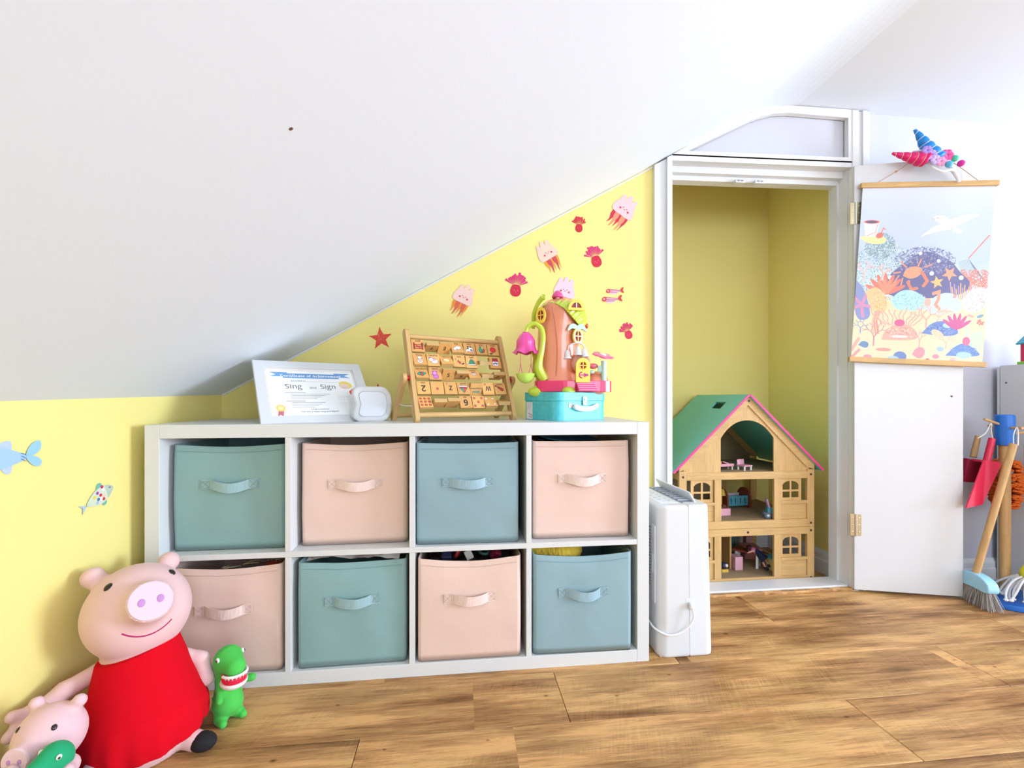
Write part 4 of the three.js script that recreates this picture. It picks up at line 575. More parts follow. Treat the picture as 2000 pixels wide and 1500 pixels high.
// ---------------------------------------------------------------- wall stickers
function sticker(name, label, category, group, pos, turn, roll, layers, scale) {
  const t = thing(name, label, category, pos, turn, group); t.rotation.z = 0;
  layers.forEach(([pn, shapes, colour, lift], i) => part(pn, merge(shapes.map((s) => slab(s, 0.0004))).scale(scale, scale, 1).rotateZ(roll).translate(0, 0, (lift ?? i) * 0.00045), M(colour, 0.6), t));
  return t;
}
const disc = (x, y, r, ry = r) => { const s = new THREE.Shape(); s.absellipse(x, y, r, ry, 0, TAU); return s; };
const ZW = -0.4292;
{
  const cap = smoothShape([[-22, -10], [-24, 2], [-19, 16], [-16, 27], [-11, 28], [-8, 20], [-4, 31], [1, 33], [5, 21], [9, 29], [15, 27], [17, 14], [22, 0], [22, -10], [0, -12]], 5);
  const arms = [-14, -7, 0, 7, 13].map((x, i) => smoothShape([[x - 3, -8], [x + 3, -8], [x + 4 + i % 2, -20], [x + 1 - (i % 3), -32 - (i * 7) % 9], [x - 3, -40 - (i * 5) % 8], [x - 2, -30], [x - 5, -20]], 4));
  const jelly = (x, y, roll, sc, capC, a, b, label) => sticker('jellyfish_sticker', label, 'sticker', 'jellyfish stickers on the yellow wall', [x, y, ZW], 0, roll, [['tentacles', [arms[0], arms[2], arms[4]], a], ['tentacles', [arms[1], arms[3]], b], ['bell', [cap], capC], ['cheeks', [disc(-9, 0, 2.2), disc(9, 0, 2.2)], '#d23b4a'], ['smile', [disc(-4, 4, 1), disc(4, 4, 1), disc(0, 1, 1.6, 0.6)], '#9a5a60']], sc);
  jelly(1.545, 1.598, -0.58, 0.00205, '#eec3c6', '#c9203f', '#e98f6a', 'large pink jellyfish sticker with red tentacles beside the cupboard frame');
  jelly(1.229, 1.408, 0.56, 0.00175, '#efcab8', '#e9962e', '#c4424a', 'peach jellyfish sticker with orange tentacles tilted to the left, high on the yellow wall');
  jelly(0.891, 1.222, -0.42, 0.00172, '#eec8be', '#e58a3c', '#d2603c', 'pink jellyfish sticker with orange tentacles above the abacus');
  jelly(1.298, 1.258, -0.2, 0.00185, '#ecc9d6', '#e58a3c', '#d2603c', 'pale pink jellyfish sticker half hidden behind the fairy house roof');
  const spikes = (n, seed) => { const r = rng(seed), L = []; for (let i = 0; i < n; i++) { const a = -1.25 + 2.5 * i / (n - 1), l = 22 + r() * 9, w = 0.12; L.push(polyShape([[7 * Math.sin(a), 2 + 5 * Math.cos(a)], [l * Math.sin(a - w), 6 + l * Math.cos(a - w)], [l * Math.sin(a + w * 0.6), 6 + l * Math.cos(a + w * 0.6)]])); } return L; };
  const body = smoothShape([[-8, 4], [8, 4], [13, -6], [12, -18], [5, -24], [-5, -24], [-12, -18], [-13, -6]], 4);
  const anem = (x, y, roll, sc, c1, c2, label, sd) => sticker('anemone_sticker', label, 'sticker', 'sea anemone stickers on the yellow wall', [x, y, ZW], 0, roll, [['tentacles', spikes(13, sd), c1], ['body', [body], c2], ['spots', [disc(-4, -9, 1.1), disc(5, -9, 1.1), disc(0, -13, 1)], '#f28a9a']], sc);
  anem(1.357, 1.527, -0.05, 0.00110, '#d01237', '#c40f2c', 'small all-red anemone sticker near the largest jellyfish', 2);
  anem(1.425, 1.398, 0.3, 0.00155, '#d6176e', '#c80f34', 'magenta and red anemone sticker tilted to the left, below the small red one', 3);
  anem(1.100, 1.272, -0.12, 0.00160, '#d6176e', '#c80f34', 'magenta and red anemone sticker between the abacus and the fairy house', 4);
  anem(1.561, 1.098, 0.4, 0.00115, '#cf1358', '#c9123c', 'small crimson anemone sticker low beside the cupboard frame', 5);
  const fish = (x, y, sc, label) => sticker('fish_sticker', label, 'sticker', 'striped fish stickers', [x, y, ZW], 0, 0.06, [['belly', [smoothShape([[-28, 2], [0, 4], [26, 4], [10, -11], [-10, -14]], 5)], '#e9c9cf'], ['head', [smoothShape([[-33, 2], [-28, 9], [-18, 9], [-17, 0], [-20, -6], [-31, -6]], 4)], '#d6383c'], ['stripes', [polyShape([[-18, 9], [30, 3], [30, 1], [-18, 6]]), polyShape([[-17, 2], [28, -0.5], [27, -2.5], [-17, -0.5]]), polyShape([[-18, -4], [18, -5], [12, -7.5], [-18, -7]])], '#c04a86'], ['tail', [smoothShape([[28, 3], [38, 15], [42, 12], [38, 3], [43, -7], [38, -8]], 3)], '#c92a30'], ['eye', [disc(-26, 2, 3)], '#f2efe6', 3], ['pupil', [disc(-26, 2, 1.3)], '#222222', 4]], sc);
  fish(1.503, 1.265, 0.00098, 'smaller striped red and pink fish sticker, the upper of the two'); fish(1.490, 1.231, 0.00112, 'larger striped red and pink fish sticker, the lower of the two');
  const star = (s0, s1) => { const L = []; for (let i = 0; i < 10; i++) { const a = Math.PI / 2 + i / 10 * TAU, q = i % 2 ? s1 : s0; L.push([q * Math.cos(a), q * Math.sin(a)]); } return smoothShape(L, 2); };
  const rs = rng(8); sticker('starfish_sticker', 'coral red starfish sticker left of the abacus', 'sticker', undefined, [0.574, 1.058, ZW], 0, 0.12, [['starfish', [star(22, 9)], '#d8402c'], ['speckles', Array.from({ length: 34 }, () => { const a = rs() * 6.28, q = rs() * 11; return disc(q * Math.cos(a), q * Math.sin(a), 0.7); }), '#ef8d62']], 0.0021);
  sticker('starfish_sticker', 'red starfish sticker peeping out behind the white speaker', 'sticker', undefined, [0.563, 0.866, ZW], 0, 0, [['starfish', [star(9, 4)], '#d8402c']], 0.0021);
  // two fish on the knee wall
  const kn = (z) => [kneeX(z) + 0.0008, Math.PI / 2 - Math.atan(0.09)];
  const k1 = kn(0.33);
  sticker('whale_sticker', 'pale blue plain fish sticker with a forked tail on the knee wall', 'sticker', undefined, [k1[0] + 0.0016, 0.704, 0.316], k1[1], 0, [['fin', [smoothShape([[-20, 12], [-8, 30], [14, 34], [14, 10]], 3)], '#b9c9ec', 0], ['fin', [smoothShape([[-4, -20], [2, -34], [14, -36], [16, -12]], 3)], '#b9c9ec', 0], ['body', [smoothShape([[-78, 4], [-50, 22], [-10, 24], [22, 12], [50, -4], [20, -18], [-20, -26], [-60, -18]], 5)], '#a3c4ea'], ['tail', [smoothShape([[46, -2], [56, 22], [76, 30], [78, 12], [66, 0]], 4), smoothShape([[46, -4], [60, -24], [76, -28], [80, -16], [64, -4]], 4)], '#98c6ee'], ['hatching', Array.from({ length: 9 }, (_, i) => polyShape([[34 + (i % 3) * 4, 6 - i * 2.2], [40 + (i % 3) * 3, 5 - i * 2.2], [40 + (i % 3) * 3, 4 - i * 2.2], [34 + (i % 3) * 4, 5 - i * 2.2]])), '#3e5f8f']], 0.00098);
  const k2 = kn(0.08), spots = [[-16, 8, '#ead21c'], [-4, 15, '#a03a9c'], [2, 2, '#cf1c3c'], [-8, -6, '#4a74a4'], [14, 24, '#cf1c50'], [6, -16, '#cf2a3c'], [-14, -14, '#aab8d8'], [10, -8, '#f0bfa2'], [0, -10, '#f6f4ea'], [14, 14, '#f0eef2']];
  sticker('spotted_fish_sticker', 'sage green fish sticker with multicoloured spots on the knee wall', 'sticker', undefined, [k2[0], 0.575, 0.088], k2[1], 0.42, [['fin', [smoothShape([[-2, 20], [6, 32], [16, 30], [16, 20]], 3)], '#6db6a4', 0], ['fin', [smoothShape([[2, -18], [0, -30], [10, -30], [14, -18]], 3)], '#6db6a4', 0], ['tail', [polyShape([[-42, 0], [-62, 14], [-54, 0], [-62, -14]])], '#a9bcd0'], ['body', [smoothShape([[-42, 0], [-20, 16], [8, 22], [34, 12], [44, 0], [30, -14], [0, -22], [-24, -14]], 5)], '#cfd8bd'], ['head', [smoothShape([[24, 17], [36, 10], [44, 0], [34, -10], [20, -18], [22, 0]], 3)], '#b2c3ae'], ...spots.map(([x, y, c]) => ['spot', [disc(x, y * 0.8, 4.2)], c, 4]), ['eye', [disc(33, 5, 3.4)], '#ffffff', 4], ['pupil', [disc(33.5, 5, 1.6)], '#333333', 5]], 0.00098);
}
// ---------------------------------------------------------------- dehumidifier
{
  const t = thing('dehumidifier', 'white plastic dehumidifier standing between the shelf unit and the cupboard', 'dehumidifier', [1.598, 0, -0.17]);
  const taper = (g, H) => { const p = g.attributes.position; for (let i = 0; i < p.count; i++) { const s = 1 - 0.10 * clamp(p.getY(i) / H, 0, 1), sz = 1 - 0.05 * clamp(p.getY(i) / H, 0, 1); p.setX(i, p.getX(i) > 0 ? p.getX(i) * s : p.getX(i) * (1 - 0.03 * p.getY(i) / H)); p.setZ(i, p.getZ(i) * sz); } g.computeVertexNormals(); return g; };
  const half = (x0, x1, r0) => { const s = new THREE.Shape(), zf = 0.165, zb = -0.165, r = 0.03; if (r0) { s.moveTo(x1, -zf); s.lineTo(x1, -zb); s.lineTo(x0 + r, -zb); s.absarc(x0 + r, -zb - r, r, Math.PI / 2, Math.PI); s.lineTo(x0, -zf + r); s.absarc(x0 + r, -zf + r, r, Math.PI, Math.PI * 1.5); } else { s.moveTo(x0, -zf); s.lineTo(x1 - r, -zf); s.absarc(x1 - r, -zf + r, r, -Math.PI / 2, 0); s.lineTo(x1, -zb - r); s.absarc(x1 - r, -zb - r, r, 0, Math.PI / 2); s.lineTo(x0, -zb); } s.closePath();
    return taper(new THREE.ExtrudeGeometry(s, { depth: 0.462, steps: 6, bevelEnabled: true, bevelSize: 0.009, bevelThickness: 0.011, bevelSegments: 4, bevelOffset: -0.009, curveSegments: 8 }).rotateX(-Math.PI / 2).translate(0, 0.011, 0), 0.484); };
  const wh = M(new THREE.Color(0.70, 0.70, 0.69), 0.4);
  // the louvred intake is cut deep into the side that faces the shelf unit
  const cutSlots = (g) => { const b = new Brush(g), s = new Brush(merge(Array.from({ length: 19 }, (_, i) => box(0.07, 0.0045, 0.15, -0.0925 + 0.02, 0.21 + i * 0.0105, 0.02)))); b.updateMatrixWorld(); s.updateMatrixWorld(); const e = new Evaluator(); e.attributes = ['position', 'normal', 'uv']; e.useGroups = false; return e.evaluate(b, s, SUBTRACTION).geometry; };
  const rear = part('rear_shell', cutSlots(half(-0.093, 0.0085, true)), wh, t), front = part('front_shell', half(0.0095, 0.094, false), M(new THREE.Color(0.72, 0.73, 0.74), 0.3), t);
  part('foot_plinth', rbox(0.172, 0.008, 0.31, 0.003, 0, 0.004, 0), M('#d9d7d4', 0.5), t);
  // filter hatch beside the louvres
  part('filter_hatch', rspan(-0.0955, -0.091, 0.165, 0.415, 0.108, 0.135, 0.0015), wh, rear);
  part('hatch_grip', rspan(-0.0972, -0.095, 0.26, 0.32, 0.117, 0.124, 0.001), M('#e4e6ec', 0.4), rear);
  part('vent_line', box(0.002, 0.0025, 0.1, -0.09, 0.44, 0.03), M('#6c6f76', 0.6), rear);
  // top: control marks and a raised air flap
  const panel = part('control_panel', rspan(-0.07, -0.008, 0.4835, 0.4848, -0.13, 0.12, 0.0004), M('#eceff4', 0.35), rear, 'control panel with faint markings');
  const r = rng(6); for (let i = 0; i < 14; i++) part('control_mark', box(0.004 + r() * 0.008, 0.0004, 0.003, -0.06 + (i % 2) * 0.028 + r() * 0.008, 0.4852, -0.11 + i * 0.015), M('#9fa3ad', 0.6), panel);
  part('air_outlet', rspan(0.002, 0.055, 0.482, 0.4846, -0.14, 0.11, 0.0006), M('#7f848c', 0.5), front, 'grey air outlet slot');
  for (let i = 0; i < 8; i++) part('outlet_fin', box(0.045, 0.006, 0.002, 0.028, 0.486, -0.12 + i * 0.03), M('#d5d8de', 0.4), front);
  part('air_flap', rbox(0.004, 0.04, 0.26, 0.0018, 0, 0.02, 0).rotateZ(0.55).translate(0.052, 0.484, -0.012), M(new THREE.Color(0.82, 0.83, 0.85), 0.3), t, 'raised white air flap');
  const plug = part('mains_inlet', rbox(0.026, 0.022, 0.004, 0.002, 0.008, 0.176, 0.1605), wh, t, 'white mains inlet');
  part('plug', rbox(0.014, 0.02, 0.016, 0.004, 0.011, 0.166, 0.168), mat.gloss, plug);
  part('mains_cable', tube([[0.012, 0.16, 0.176], [0.014, 0.135, 0.18], [-0.002, 0.105, 0.178], [-0.035, 0.082, 0.174], [-0.07, 0.078, 0.168], [-0.098, 0.088, 0.14], [-0.102, 0.095, 0.08], [-0.100, 0.05, 0.0]], 0.0034, 60, 10), M('#f2f2f2', 0.35), t, 'white mains cable');
}
// ---------------------------------------------------------------- doll's house in the cupboard
const DH = [2.156, 0, -0.53];
{
  const t = thing('dolls_house', "three-storey wooden doll's house with a mint roof, inside the cupboard", 'dolls house', DH);
  const d = -0.42, P = (n, x0, x1, y0, y1, z0 = -0.012, z1 = 0, grain = 'x') => part(n, wood(rspan(x0, x1, y0, y1, z0, z1, 0.001), grain, x0 * 3 + y0), birch, t);
  for (const [y0, y1] of [[0, 0.2445], [0.2455, 0.505]]) for (const z of [0, d + 0.012]) { P('post', -0.322, -0.288, y0, y1, z - 0.016, z, 'y'); P('post', 0.288, 0.322, y0, y1, z - 0.016, z, 'y'); }
  for (const [y0, y1] of [[0, 0.024], [0.212, 0.2445], [0.2455, 0.28], [0.465, 0.497]]) { P('beam', -0.288, 0.288, y0, y1); P('beam', -0.288, 0.288, y0, y1, d - 0.004, d + 0.008); for (const s of [-1, 1]) P('side_rail', s < 0 ? -0.322 : 0.31, s < 0 ? -0.31 : 0.322, y0, y1, d, -0.016, 'z'); }
  for (const [y0, y1] of [[0.024, 0.212], [0.28, 0.465]]) for (const s of [-1, 1]) {
    const a = s < 0 ? -0.158 : 0.126, x0 = s < 0 ? -0.288 : 0.158, x1 = x0 + 0.13, sill = y0 + 0.072;
    P('column', a, a + 0.032, y0, y1, -0.012, 0, 'y');
    P('sill', x0, x1, sill, sill + 0.013, -0.012, 0.001); P('lower_panel', x0, x1, y0, sill, -0.012, -0.006);
    // arched four-pane window insert
    const w = 0.104, h = y1 - sill - 0.013, sh = polyShape([[0, 0], [w, 0], [w, h], [0, h]]), m = 0.013, b = 0.008, cx = w / 2, top = h - 0.012, spring = h - 0.03, mid = h * 0.44;
    const pane = (pa, pb, lo) => { const q = new THREE.Path(); if (lo) { q.moveTo(pa, m); q.lineTo(pb, m); q.lineTo(pb, mid - b / 2); q.lineTo(pa, mid - b / 2); q.closePath(); } else { const left = pa < cx - 0.01; q.moveTo(pa, mid + b / 2); q.lineTo(pb, mid + b / 2); if (left) { q.lineTo(pb, top); q.quadraticCurveTo(pa + 0.008, top - 0.002, pa, spring); } else { q.lineTo(pb, spring); q.quadraticCurveTo(pb - 0.008, top - 0.002, pa, top); } q.closePath(); } return q; };
    for (const lo of [true, false]) { sh.holes.push(pane(m, cx - b / 2, lo)); sh.holes.push(pane(cx + b / 2, w - m, lo)); }
    part('window_insert', wood(slab(sh, 0.005).translate(s < 0 ? x0 + 0.022 : x0, sill + 0.013, -0.011), 'y', s), birch, t, 'arched four-pane window cut-out');
  }
  // floors, back, partition
  for (const y of [0.012, 0.268, 0.488]) part('storey_floor', rspan(-0.3, 0.3, y, y + 0.009, d + 0.006, -0.012, 0.001), mdf, t, 'brown hardboard floor');
  part('back_panel', span(-0.29, 0.02, 0.02, 0.24, d, d + 0.004), mdf, t); part('back_panel', span(-0.29, 0.12, 0.28, 0.47, d, d + 0.004), mdf, t); part('back_post', wood(span(0.12, 0.15, 0.28, 0.47, d - 0.004, d + 0.008), 'y'), birch, t);
  part('partition', wood(span(-0.012, -0.004, 0.022, 0.212, d + 0.01, -0.12), 'y'), birch, t);
  // gable with the arched opening, rafters
  const tri = polyShape([[-0.30, 0.497], [0.30, 0.497], [0.30, 0.516], [0, 0.824], [-0.30, 0.516]]), op = new THREE.Path(); op.moveTo(-0.126, 0.4975); op.lineTo(0.128, 0.4975); op.lineTo(0.128, 0.648); op.quadraticCurveTo(0.075, 0.728, 0.0, 0.728); op.quadraticCurveTo(-0.075, 0.728, -0.126, 0.648); op.closePath(); tri.holes.push(op);
  part('gable_panel', wood(slab(tri, 0.006).translate(0, 0, -0.012), 'y', 0.7), birch, t);
  part('back_gable', slab(polyShape([[-0.29, 0.497], [0.29, 0.497], [0.29, 0.51], [0, 0.81], [-0.29, 0.51]]), 0.004).translate(0, 0, d), mdf, t);
  for (const s of [-1, 1]) for (const z of [0, d + 0.012]) part('rafter', wood(slab(polyShape([[s * 0.322, 0.505], [s * 0.322, 0.53], [0, 0.838], [0, 0.797], [s * 0.285, 0.516]]), 0.012).translate(0, 0, z - 0.012), 'x', s * 2), birch, t);
  for (const s of [-1, 1]) {
    const A = [s * 0.352, 0.498], B = [0, 0.838], nx = -s * 0, th = 0.009, nrm = [s * 0.699, 0.715], L = Math.hypot(A[0], B[1] - A[1]);
    const sh = polyShape([[0, 0], [L, 0], [L, 0.445], [0, 0.445]]); if (s < 0) sh.holes.push(polyShape([[L - 0.095, 0.11], [L - 0.05, 0.11], [L - 0.05, 0.2], [L - 0.095, 0.2]].reverse()));
    // local: x up the slope from the eave, y from front to back
    const e = [-A[0] / L, (B[1] - A[1]) / L], g0 = slab(sh, th), m = new THREE.Matrix4().set(e[0], 0, nrm[0], A[0], e[1], 0, nrm[1], A[1], 0, -1, 0, 0.012, 0, 0, 0, 1);
    const g = place(g0, m); const roof = part('roof_panel', g, M(new THREE.Color(0.16, 0.60, 0.50), 0.45), t, 'mint green painted roof panel');
    part('roof_edge', place(slab(polyShape([[0, 0], [L, 0], [L, 0.003], [0, 0.003]]), th + 0.0006), new THREE.Matrix4().set(e[0], 0, nrm[0], A[0], e[1], 0, nrm[1], A[1], 0, -1, 0, 0.0155, 0, 0, 0, 1)), M('#e83c86', 0.4), roof, 'hot pink painted edge');
  }
  for (const [x, y] of [[-0.305, 0.48], [0.305, 0.482], [0.305, 0.262], [0.305, 0.228], [0.305, 0.014], [-0.305, 0.262], [-0.305, 0.228], [0, 0.228], [0.004, 0.815]]) part('bolt_head', cyl(0.0052, 0.0052, 0.001, 0, 0, 0, 14).rotateX(Math.PI / 2).translate(x, y, y > 0.8 ? 0.0006 : 0.0006), M('#3b2a1a', 0.5), t, 'dark recessed bolt');
}
// little furniture inside
{
  const pk = M('#d7929c', 0.5), wt = M('#e7e2da', 0.5), tl = M('#4f9fae', 0.5), br = M('#8a3f28', 0.55), ye = M('#d8b23a', 0.5);
  const chair = thing('toy_chair', 'tiny pink slatted chair with white legs on the attic floor', 'toy chair', [2.178, 0.4972, -0.59], 0.3);
  part('seat', rbox(0.052, 0.006, 0.045, 0.001, 0, 0.021, 0), pk, chair); part('backrest', rbox(0.044, 0.024, 0.004, 0.001, 0, 0.037, -0.018).rotateX(-0.1), M('#d59aa6', 0.5), chair); for (const x of [-0.02, 0.02]) for (const z of [-0.017, 0.017]) part('leg', cyl(0.004, 0.004, 0.018, x, 0.009, z, 12), wt, chair);
  const lo = thing('toy_lounger', 'tiny pink lounger with a yellow cushion on the attic floor', 'toy lounger', [2.085, 0.4972, -0.61], 0.15);
  part('frame', rbox(0.095, 0.012, 0.034, 0.001, 0, 0.022, 0), pk, lo); part('raised_end', rbox(0.03, 0.004, 0.03, 0.001).rotateZ(-0.3).translate(0.004, 0.034, 0), M('#d59aa6', 0.5), lo); part('cushion', rbox(0.016, 0.012, 0.02, 0.003, -0.022, 0.034, 0), ye, lo, 'yellow cushion'); for (const x of [-0.04, 0.04]) for (const z of [-0.012, 0.012]) part('leg', cyl(0.0035, 0.0035, 0.016, x, 0.008, z, 10), wt, lo);
  const cr = thing('toy_cot', 'tiny cot with a slatted turquoise side and brown rounded ends', 'toy cot', [2.255, 0.2772, -0.80], 0.1);
  const side = (z) => { const s = polyShape([[-0.058, 0.012], [0.058, 0.012], [0.058, 0.062], [-0.058, 0.062]]); for (const x of [-0.042, -0.018, 0.012, 0.036]) s.holes.push(polyShape([[x, 0.022], [x + 0.006, 0.022], [x + 0.006, 0.05], [x, 0.05]].reverse())); return slab(s, 0.006).translate(0, 0, z); };
  part('slatted_side', side(0.03), tl, cr); part('slatted_side', side(-0.036), wt, cr); for (const s of [-1, 1]) { const e = new THREE.Shape(); e.moveTo(-0.045, 0); e.lineTo(0.045, 0); e.lineTo(0.045, 0.05); e.absarc(0, 0.05, 0.045, 0, Math.PI); e.closePath(); part('cot_end', slab(e, 0.008, 0.001).rotateY(Math.PI / 2).translate(s * 0.064 - 0.004, 0, 0), br, cr); } part('mattress', rbox(0.11, 0.012, 0.058, 0.003, 0, 0.022, 0), wt, cr);
  const lp = thing('toy_lamp', 'tiny standard lamp with a yellow shade beside the cot', 'toy lamp', [2.172, 0.2772, -0.765]); part('base', cyl(0.012, 0.011, 0.004, 0, 0.002, 0), ye, lp); part('pole', cyl(0.003, 0.003, 0.07, 0, 0.037, 0, 10), ye, lp); part('shade', cyl(0.019, 0.011, 0.032, 0, 0.083, 0, 20), M('#e2c04a', 0.6), lp);
  const bx = thing('toy_bed', 'tiny pink open box bed with a brown plush lying in it', 'toy bed', [2.09, 0.2772, -0.655], 0.05); part('box', merge([rspan(-0.045, 0.045, 0, 0.034, 0.022, 0.028), rspan(-0.045, 0.045, 0, 0.034, -0.028, -0.022), rspan(-0.045, -0.039, 0, 0.034, -0.022, 0.022), rspan(0.039, 0.045, 0, 0.034, -0.022, 0.022), span(-0.039, 0.039, 0, 0.006, -0.022, 0.022)]), M('#dfa3b0', 0.5), bx); 
  lone('toy_bear', skin(blend([sdBall([0, 0, 0], [0.017, 0.014, 0.013]), sdBall([0.016, 0.012, 0], [0.011, 0.011, 0.011]), sdBone([0, 0, 0], [-0.018, 0.016, 0.008], 0.006, 0.004)], 0.006), [-0.03, -0.02, -0.02], [0.035, 0.03, 0.02], 0.002), M('#6e4030', 0.9), 'tiny brown plush bear lying in the pink box bed', 'plush toy', [2.10, 0.303, -0.655]);
  const ct = thing('toy_pushchair', 'tiny turquoise toy pushchair with a pink handle by the right column', 'toy pushchair', [2.296, 0.2772, -0.575], -0.3); part('basket', rbox(0.05, 0.03, 0.034, 0.004, 0.008, 0.034, 0), tl, ct); for (const x of [-0.016, 0.03]) for (const z of [-0.02, 0.02]) { const w = part('wheel', cyl(0.015, 0.015, 0.006, 0, 0, 0, 24).rotateX(Math.PI / 2).translate(x, 0.015, z), M('#5f6f83', 0.4), ct); part('hub', cyl(0.006, 0.006, 0.007, 0, 0, 0, 14).rotateX(Math.PI / 2).translate(x, 0.015, z), wt, w); } part('push_handle', rbox(0.008, 0.044, 0.026, 0.002).rotateZ(0.3).translate(-0.012, 0.066, 0), M('#cda0c8', 0.5), ct);
  // ground floor
  const F = 0.0212;
  lone('toy_cabinet', wood(rbox(0.038, 0.062, 0.05, 0.0015, 0, 0.031, 0), 'y'), M('#e0a9b6', 0.5), 'tiny plain pink cupboard against the partition', 'toy cupboard', [2.176, F, -0.652]);
  const tb = thing('toy_table', 'tiny white table with arched legs and a brown top', 'toy table', [2.262, F, -0.69], -0.85); const leg = () => { const s = polyShape([[-0.026, 0], [0.026, 0], [0.026, 0.06], [-0.026, 0.06]]), q = new THREE.Path(); q.moveTo(-0.012, -0.001); q.lineTo(0.012, -0.001); q.lineTo(0.012, 0.016); q.absarc(0, 0.016, 0.012, 0, Math.PI); q.closePath(); s.holes.push(q); return s; };
  const arch = (x) => { const s = new THREE.Shape(); s.moveTo(-0.028, 0); s.lineTo(-0.013, 0); s.lineTo(-0.013, 0.016); s.absarc(0, 0.016, 0.013, Math.PI, 0, true); s.lineTo(0.013, 0); s.lineTo(0.028, 0); s.lineTo(0.022, 0.062); s.lineTo(-0.022, 0.062); s.closePath(); return slab(s, 0.008, 0.001).rotateY(Math.PI / 2).translate(x, 0, 0); };
  part('leg', arch(-0.05), wt, tb); part('leg', arch(0.042), wt, tb); part('table_top', rbox(0.13, 0.008, 0.058, 0.003, 0, 0.067, 0), br, tb, 'reddish brown top');
  const ch = thing('toy_chair', 'tiny white high-backed chair with a heart, behind the brown-topped table', 'toy chair', [2.235, F, -0.79], 0.2); part('seat', rbox(0.034, 0.005, 0.034, 0.001, 0, 0.04, 0), wt, ch); for (const x of [-0.013, 0.013]) for (const z of [-0.013, 0.013]) part('leg', cyl(0.003, 0.003, 0.038, x, 0.019, z, 8), wt, ch); part('backrest', slab(smoothShape([[-0.017, 0], [0.017, 0], [0.015, 0.04], [0.019, 0.058], [0.01, 0.072], [0, 0.068], [-0.01, 0.072], [-0.019, 0.058], [-0.015, 0.04]], 4), 0.004).translate(0, 0.042, -0.017), wt, ch); part('heart', ball(0.005, 0, 0.09, -0.0125, 1.2, 1, 0.25, 12), M('#c2325c', 0.5), ch, 'pink heart');
  lone('toy_sofa', rbox(0.085, 0.055, 0.10, 0.004, 0, 0.0275, 0), M('#cf8d86', 0.6), 'tiny dusty pink block sofa behind the doll', 'toy sofa', [2.345, F, -0.80], -0.2);
  const sk = thing('toy_counter', 'tiny yellow counter with a turquoise top half behind the right column', 'toy counter', [2.345, F, -0.61], 0.1); part('cabinet', rbox(0.05, 0.058, 0.06, 0.002, 0, 0.029, 0), M('#d8c77a', 0.5), sk); part('counter_top', rbox(0.066, 0.006, 0.074, 0.001, -0.003, 0.061, 0), tl, sk);
  const sm = thing('toy_figure', 'tiny navy and yellow round toy beside the left column', 'toy', [2.095, F, -0.62]); part('base', rbox(0.034, 0.014, 0.026, 0.003, 0, 0.007, 0), ye, sm); part('body', ball(0.018, 0, 0.028, 0, 1, 0.95, 0.9), M('#2b2c48', 0.4), sm); part('face', ball(0.008, 0.006, 0.032, 0.013, 1, 1, 0.5, 14), M('#cfc7bb', 0.5), sm);
  lone('toy_wardrobe', rbox(0.09, 0.15, 0.03, 0.002, 0, 0.075, 0), M('#4f8583', 0.6), 'tiny tall teal wardrobe against the back wall', 'toy wardrobe', [2.29, F, -0.915]);
  lone('toy_column', rbox(0.035, 0.16, 0.03, 0.002, 0, 0.08, 0), M('#cf9a98', 0.6), 'tiny tall narrow pink cabinet against the back wall', 'toy cupboard', [2.40, F, -0.90]);
  // doll slumped over the table
  const dl = thing('doll', 'tiny doll in a navy skirt slumped over the brown-topped table', 'doll', [2.268, F, -0.655], -0.75);
  part('body', skin(blend([sdBall([-0.018, 0.086, -0.004], [0.012, 0.012, 0.012]), sdBone([-0.005, 0.083, 0], [0.03, 0.068, 0.004], 0.009, 0.011), sdBone([0.028, 0.062, 0.012], [0.05, 0.02, 0.016], 0.006, 0.0045), sdBone([0.03, 0.062, -0.008], [0.06, 0.028, -0.006], 0.006, 0.0045), sdBone([0, 0.082, 0.01], [-0.02, 0.073, 0.026], 0.0055, 0.004), sdBone([0, 0.082, -0.01], [-0.02, 0.074, -0.022], 0.0055, 0.004)], 0.005), [-0.04, 0.005, -0.035], [0.075, 0.11, 0.045], 0.0022), M('#e2ad98', 0.7), dl);
  part('skirt', skin((x, y, z) => Math.max(sdBone([0.012, 0.08, 0.001], [0.046, 0.05, 0.004], 0.012, 0.021)(x, y, z), (x - 0.05) * 0.8 - (y - 0.05) * 0.5), [-0.01, 0.015, -0.03], [0.075, 0.105, 0.035], 0.0025), M('#1c2240', 0.8), dl, 'navy skirt');
  part('blouse', skin(sdBone([-0.003, 0.084, 0], [0.014, 0.078, 0.001], 0.0115, 0.0118), [-0.025, 0.06, -0.02], [0.035, 0.105, 0.02], 0.0022), M('#cf6b96', 0.8), dl, 'pink blouse');
  part('hair', skin((x, y, z) => Math.max(sdBall([-0.018, 0.088, -0.004], [0.0145, 0.0145, 0.0145])(x, y, z), -(y - 0.079) - 0.4 * (x + 0.018)), [-0.04, 0.065, -0.025], [0.005, 0.11, 0.018], 0.002), M('#4a1620', 0.8), dl, 'dark red hair');
  for (const [x, y, z] of [[0.056, 0.012, 0.017], [0.066, 0.02, -0.006]]) part('shoe', ball(0.008, x, y, z, 1.4, 0.8, 0.9, 14), M('#171a3c', 0.5), dl, 'navy shoe');
}
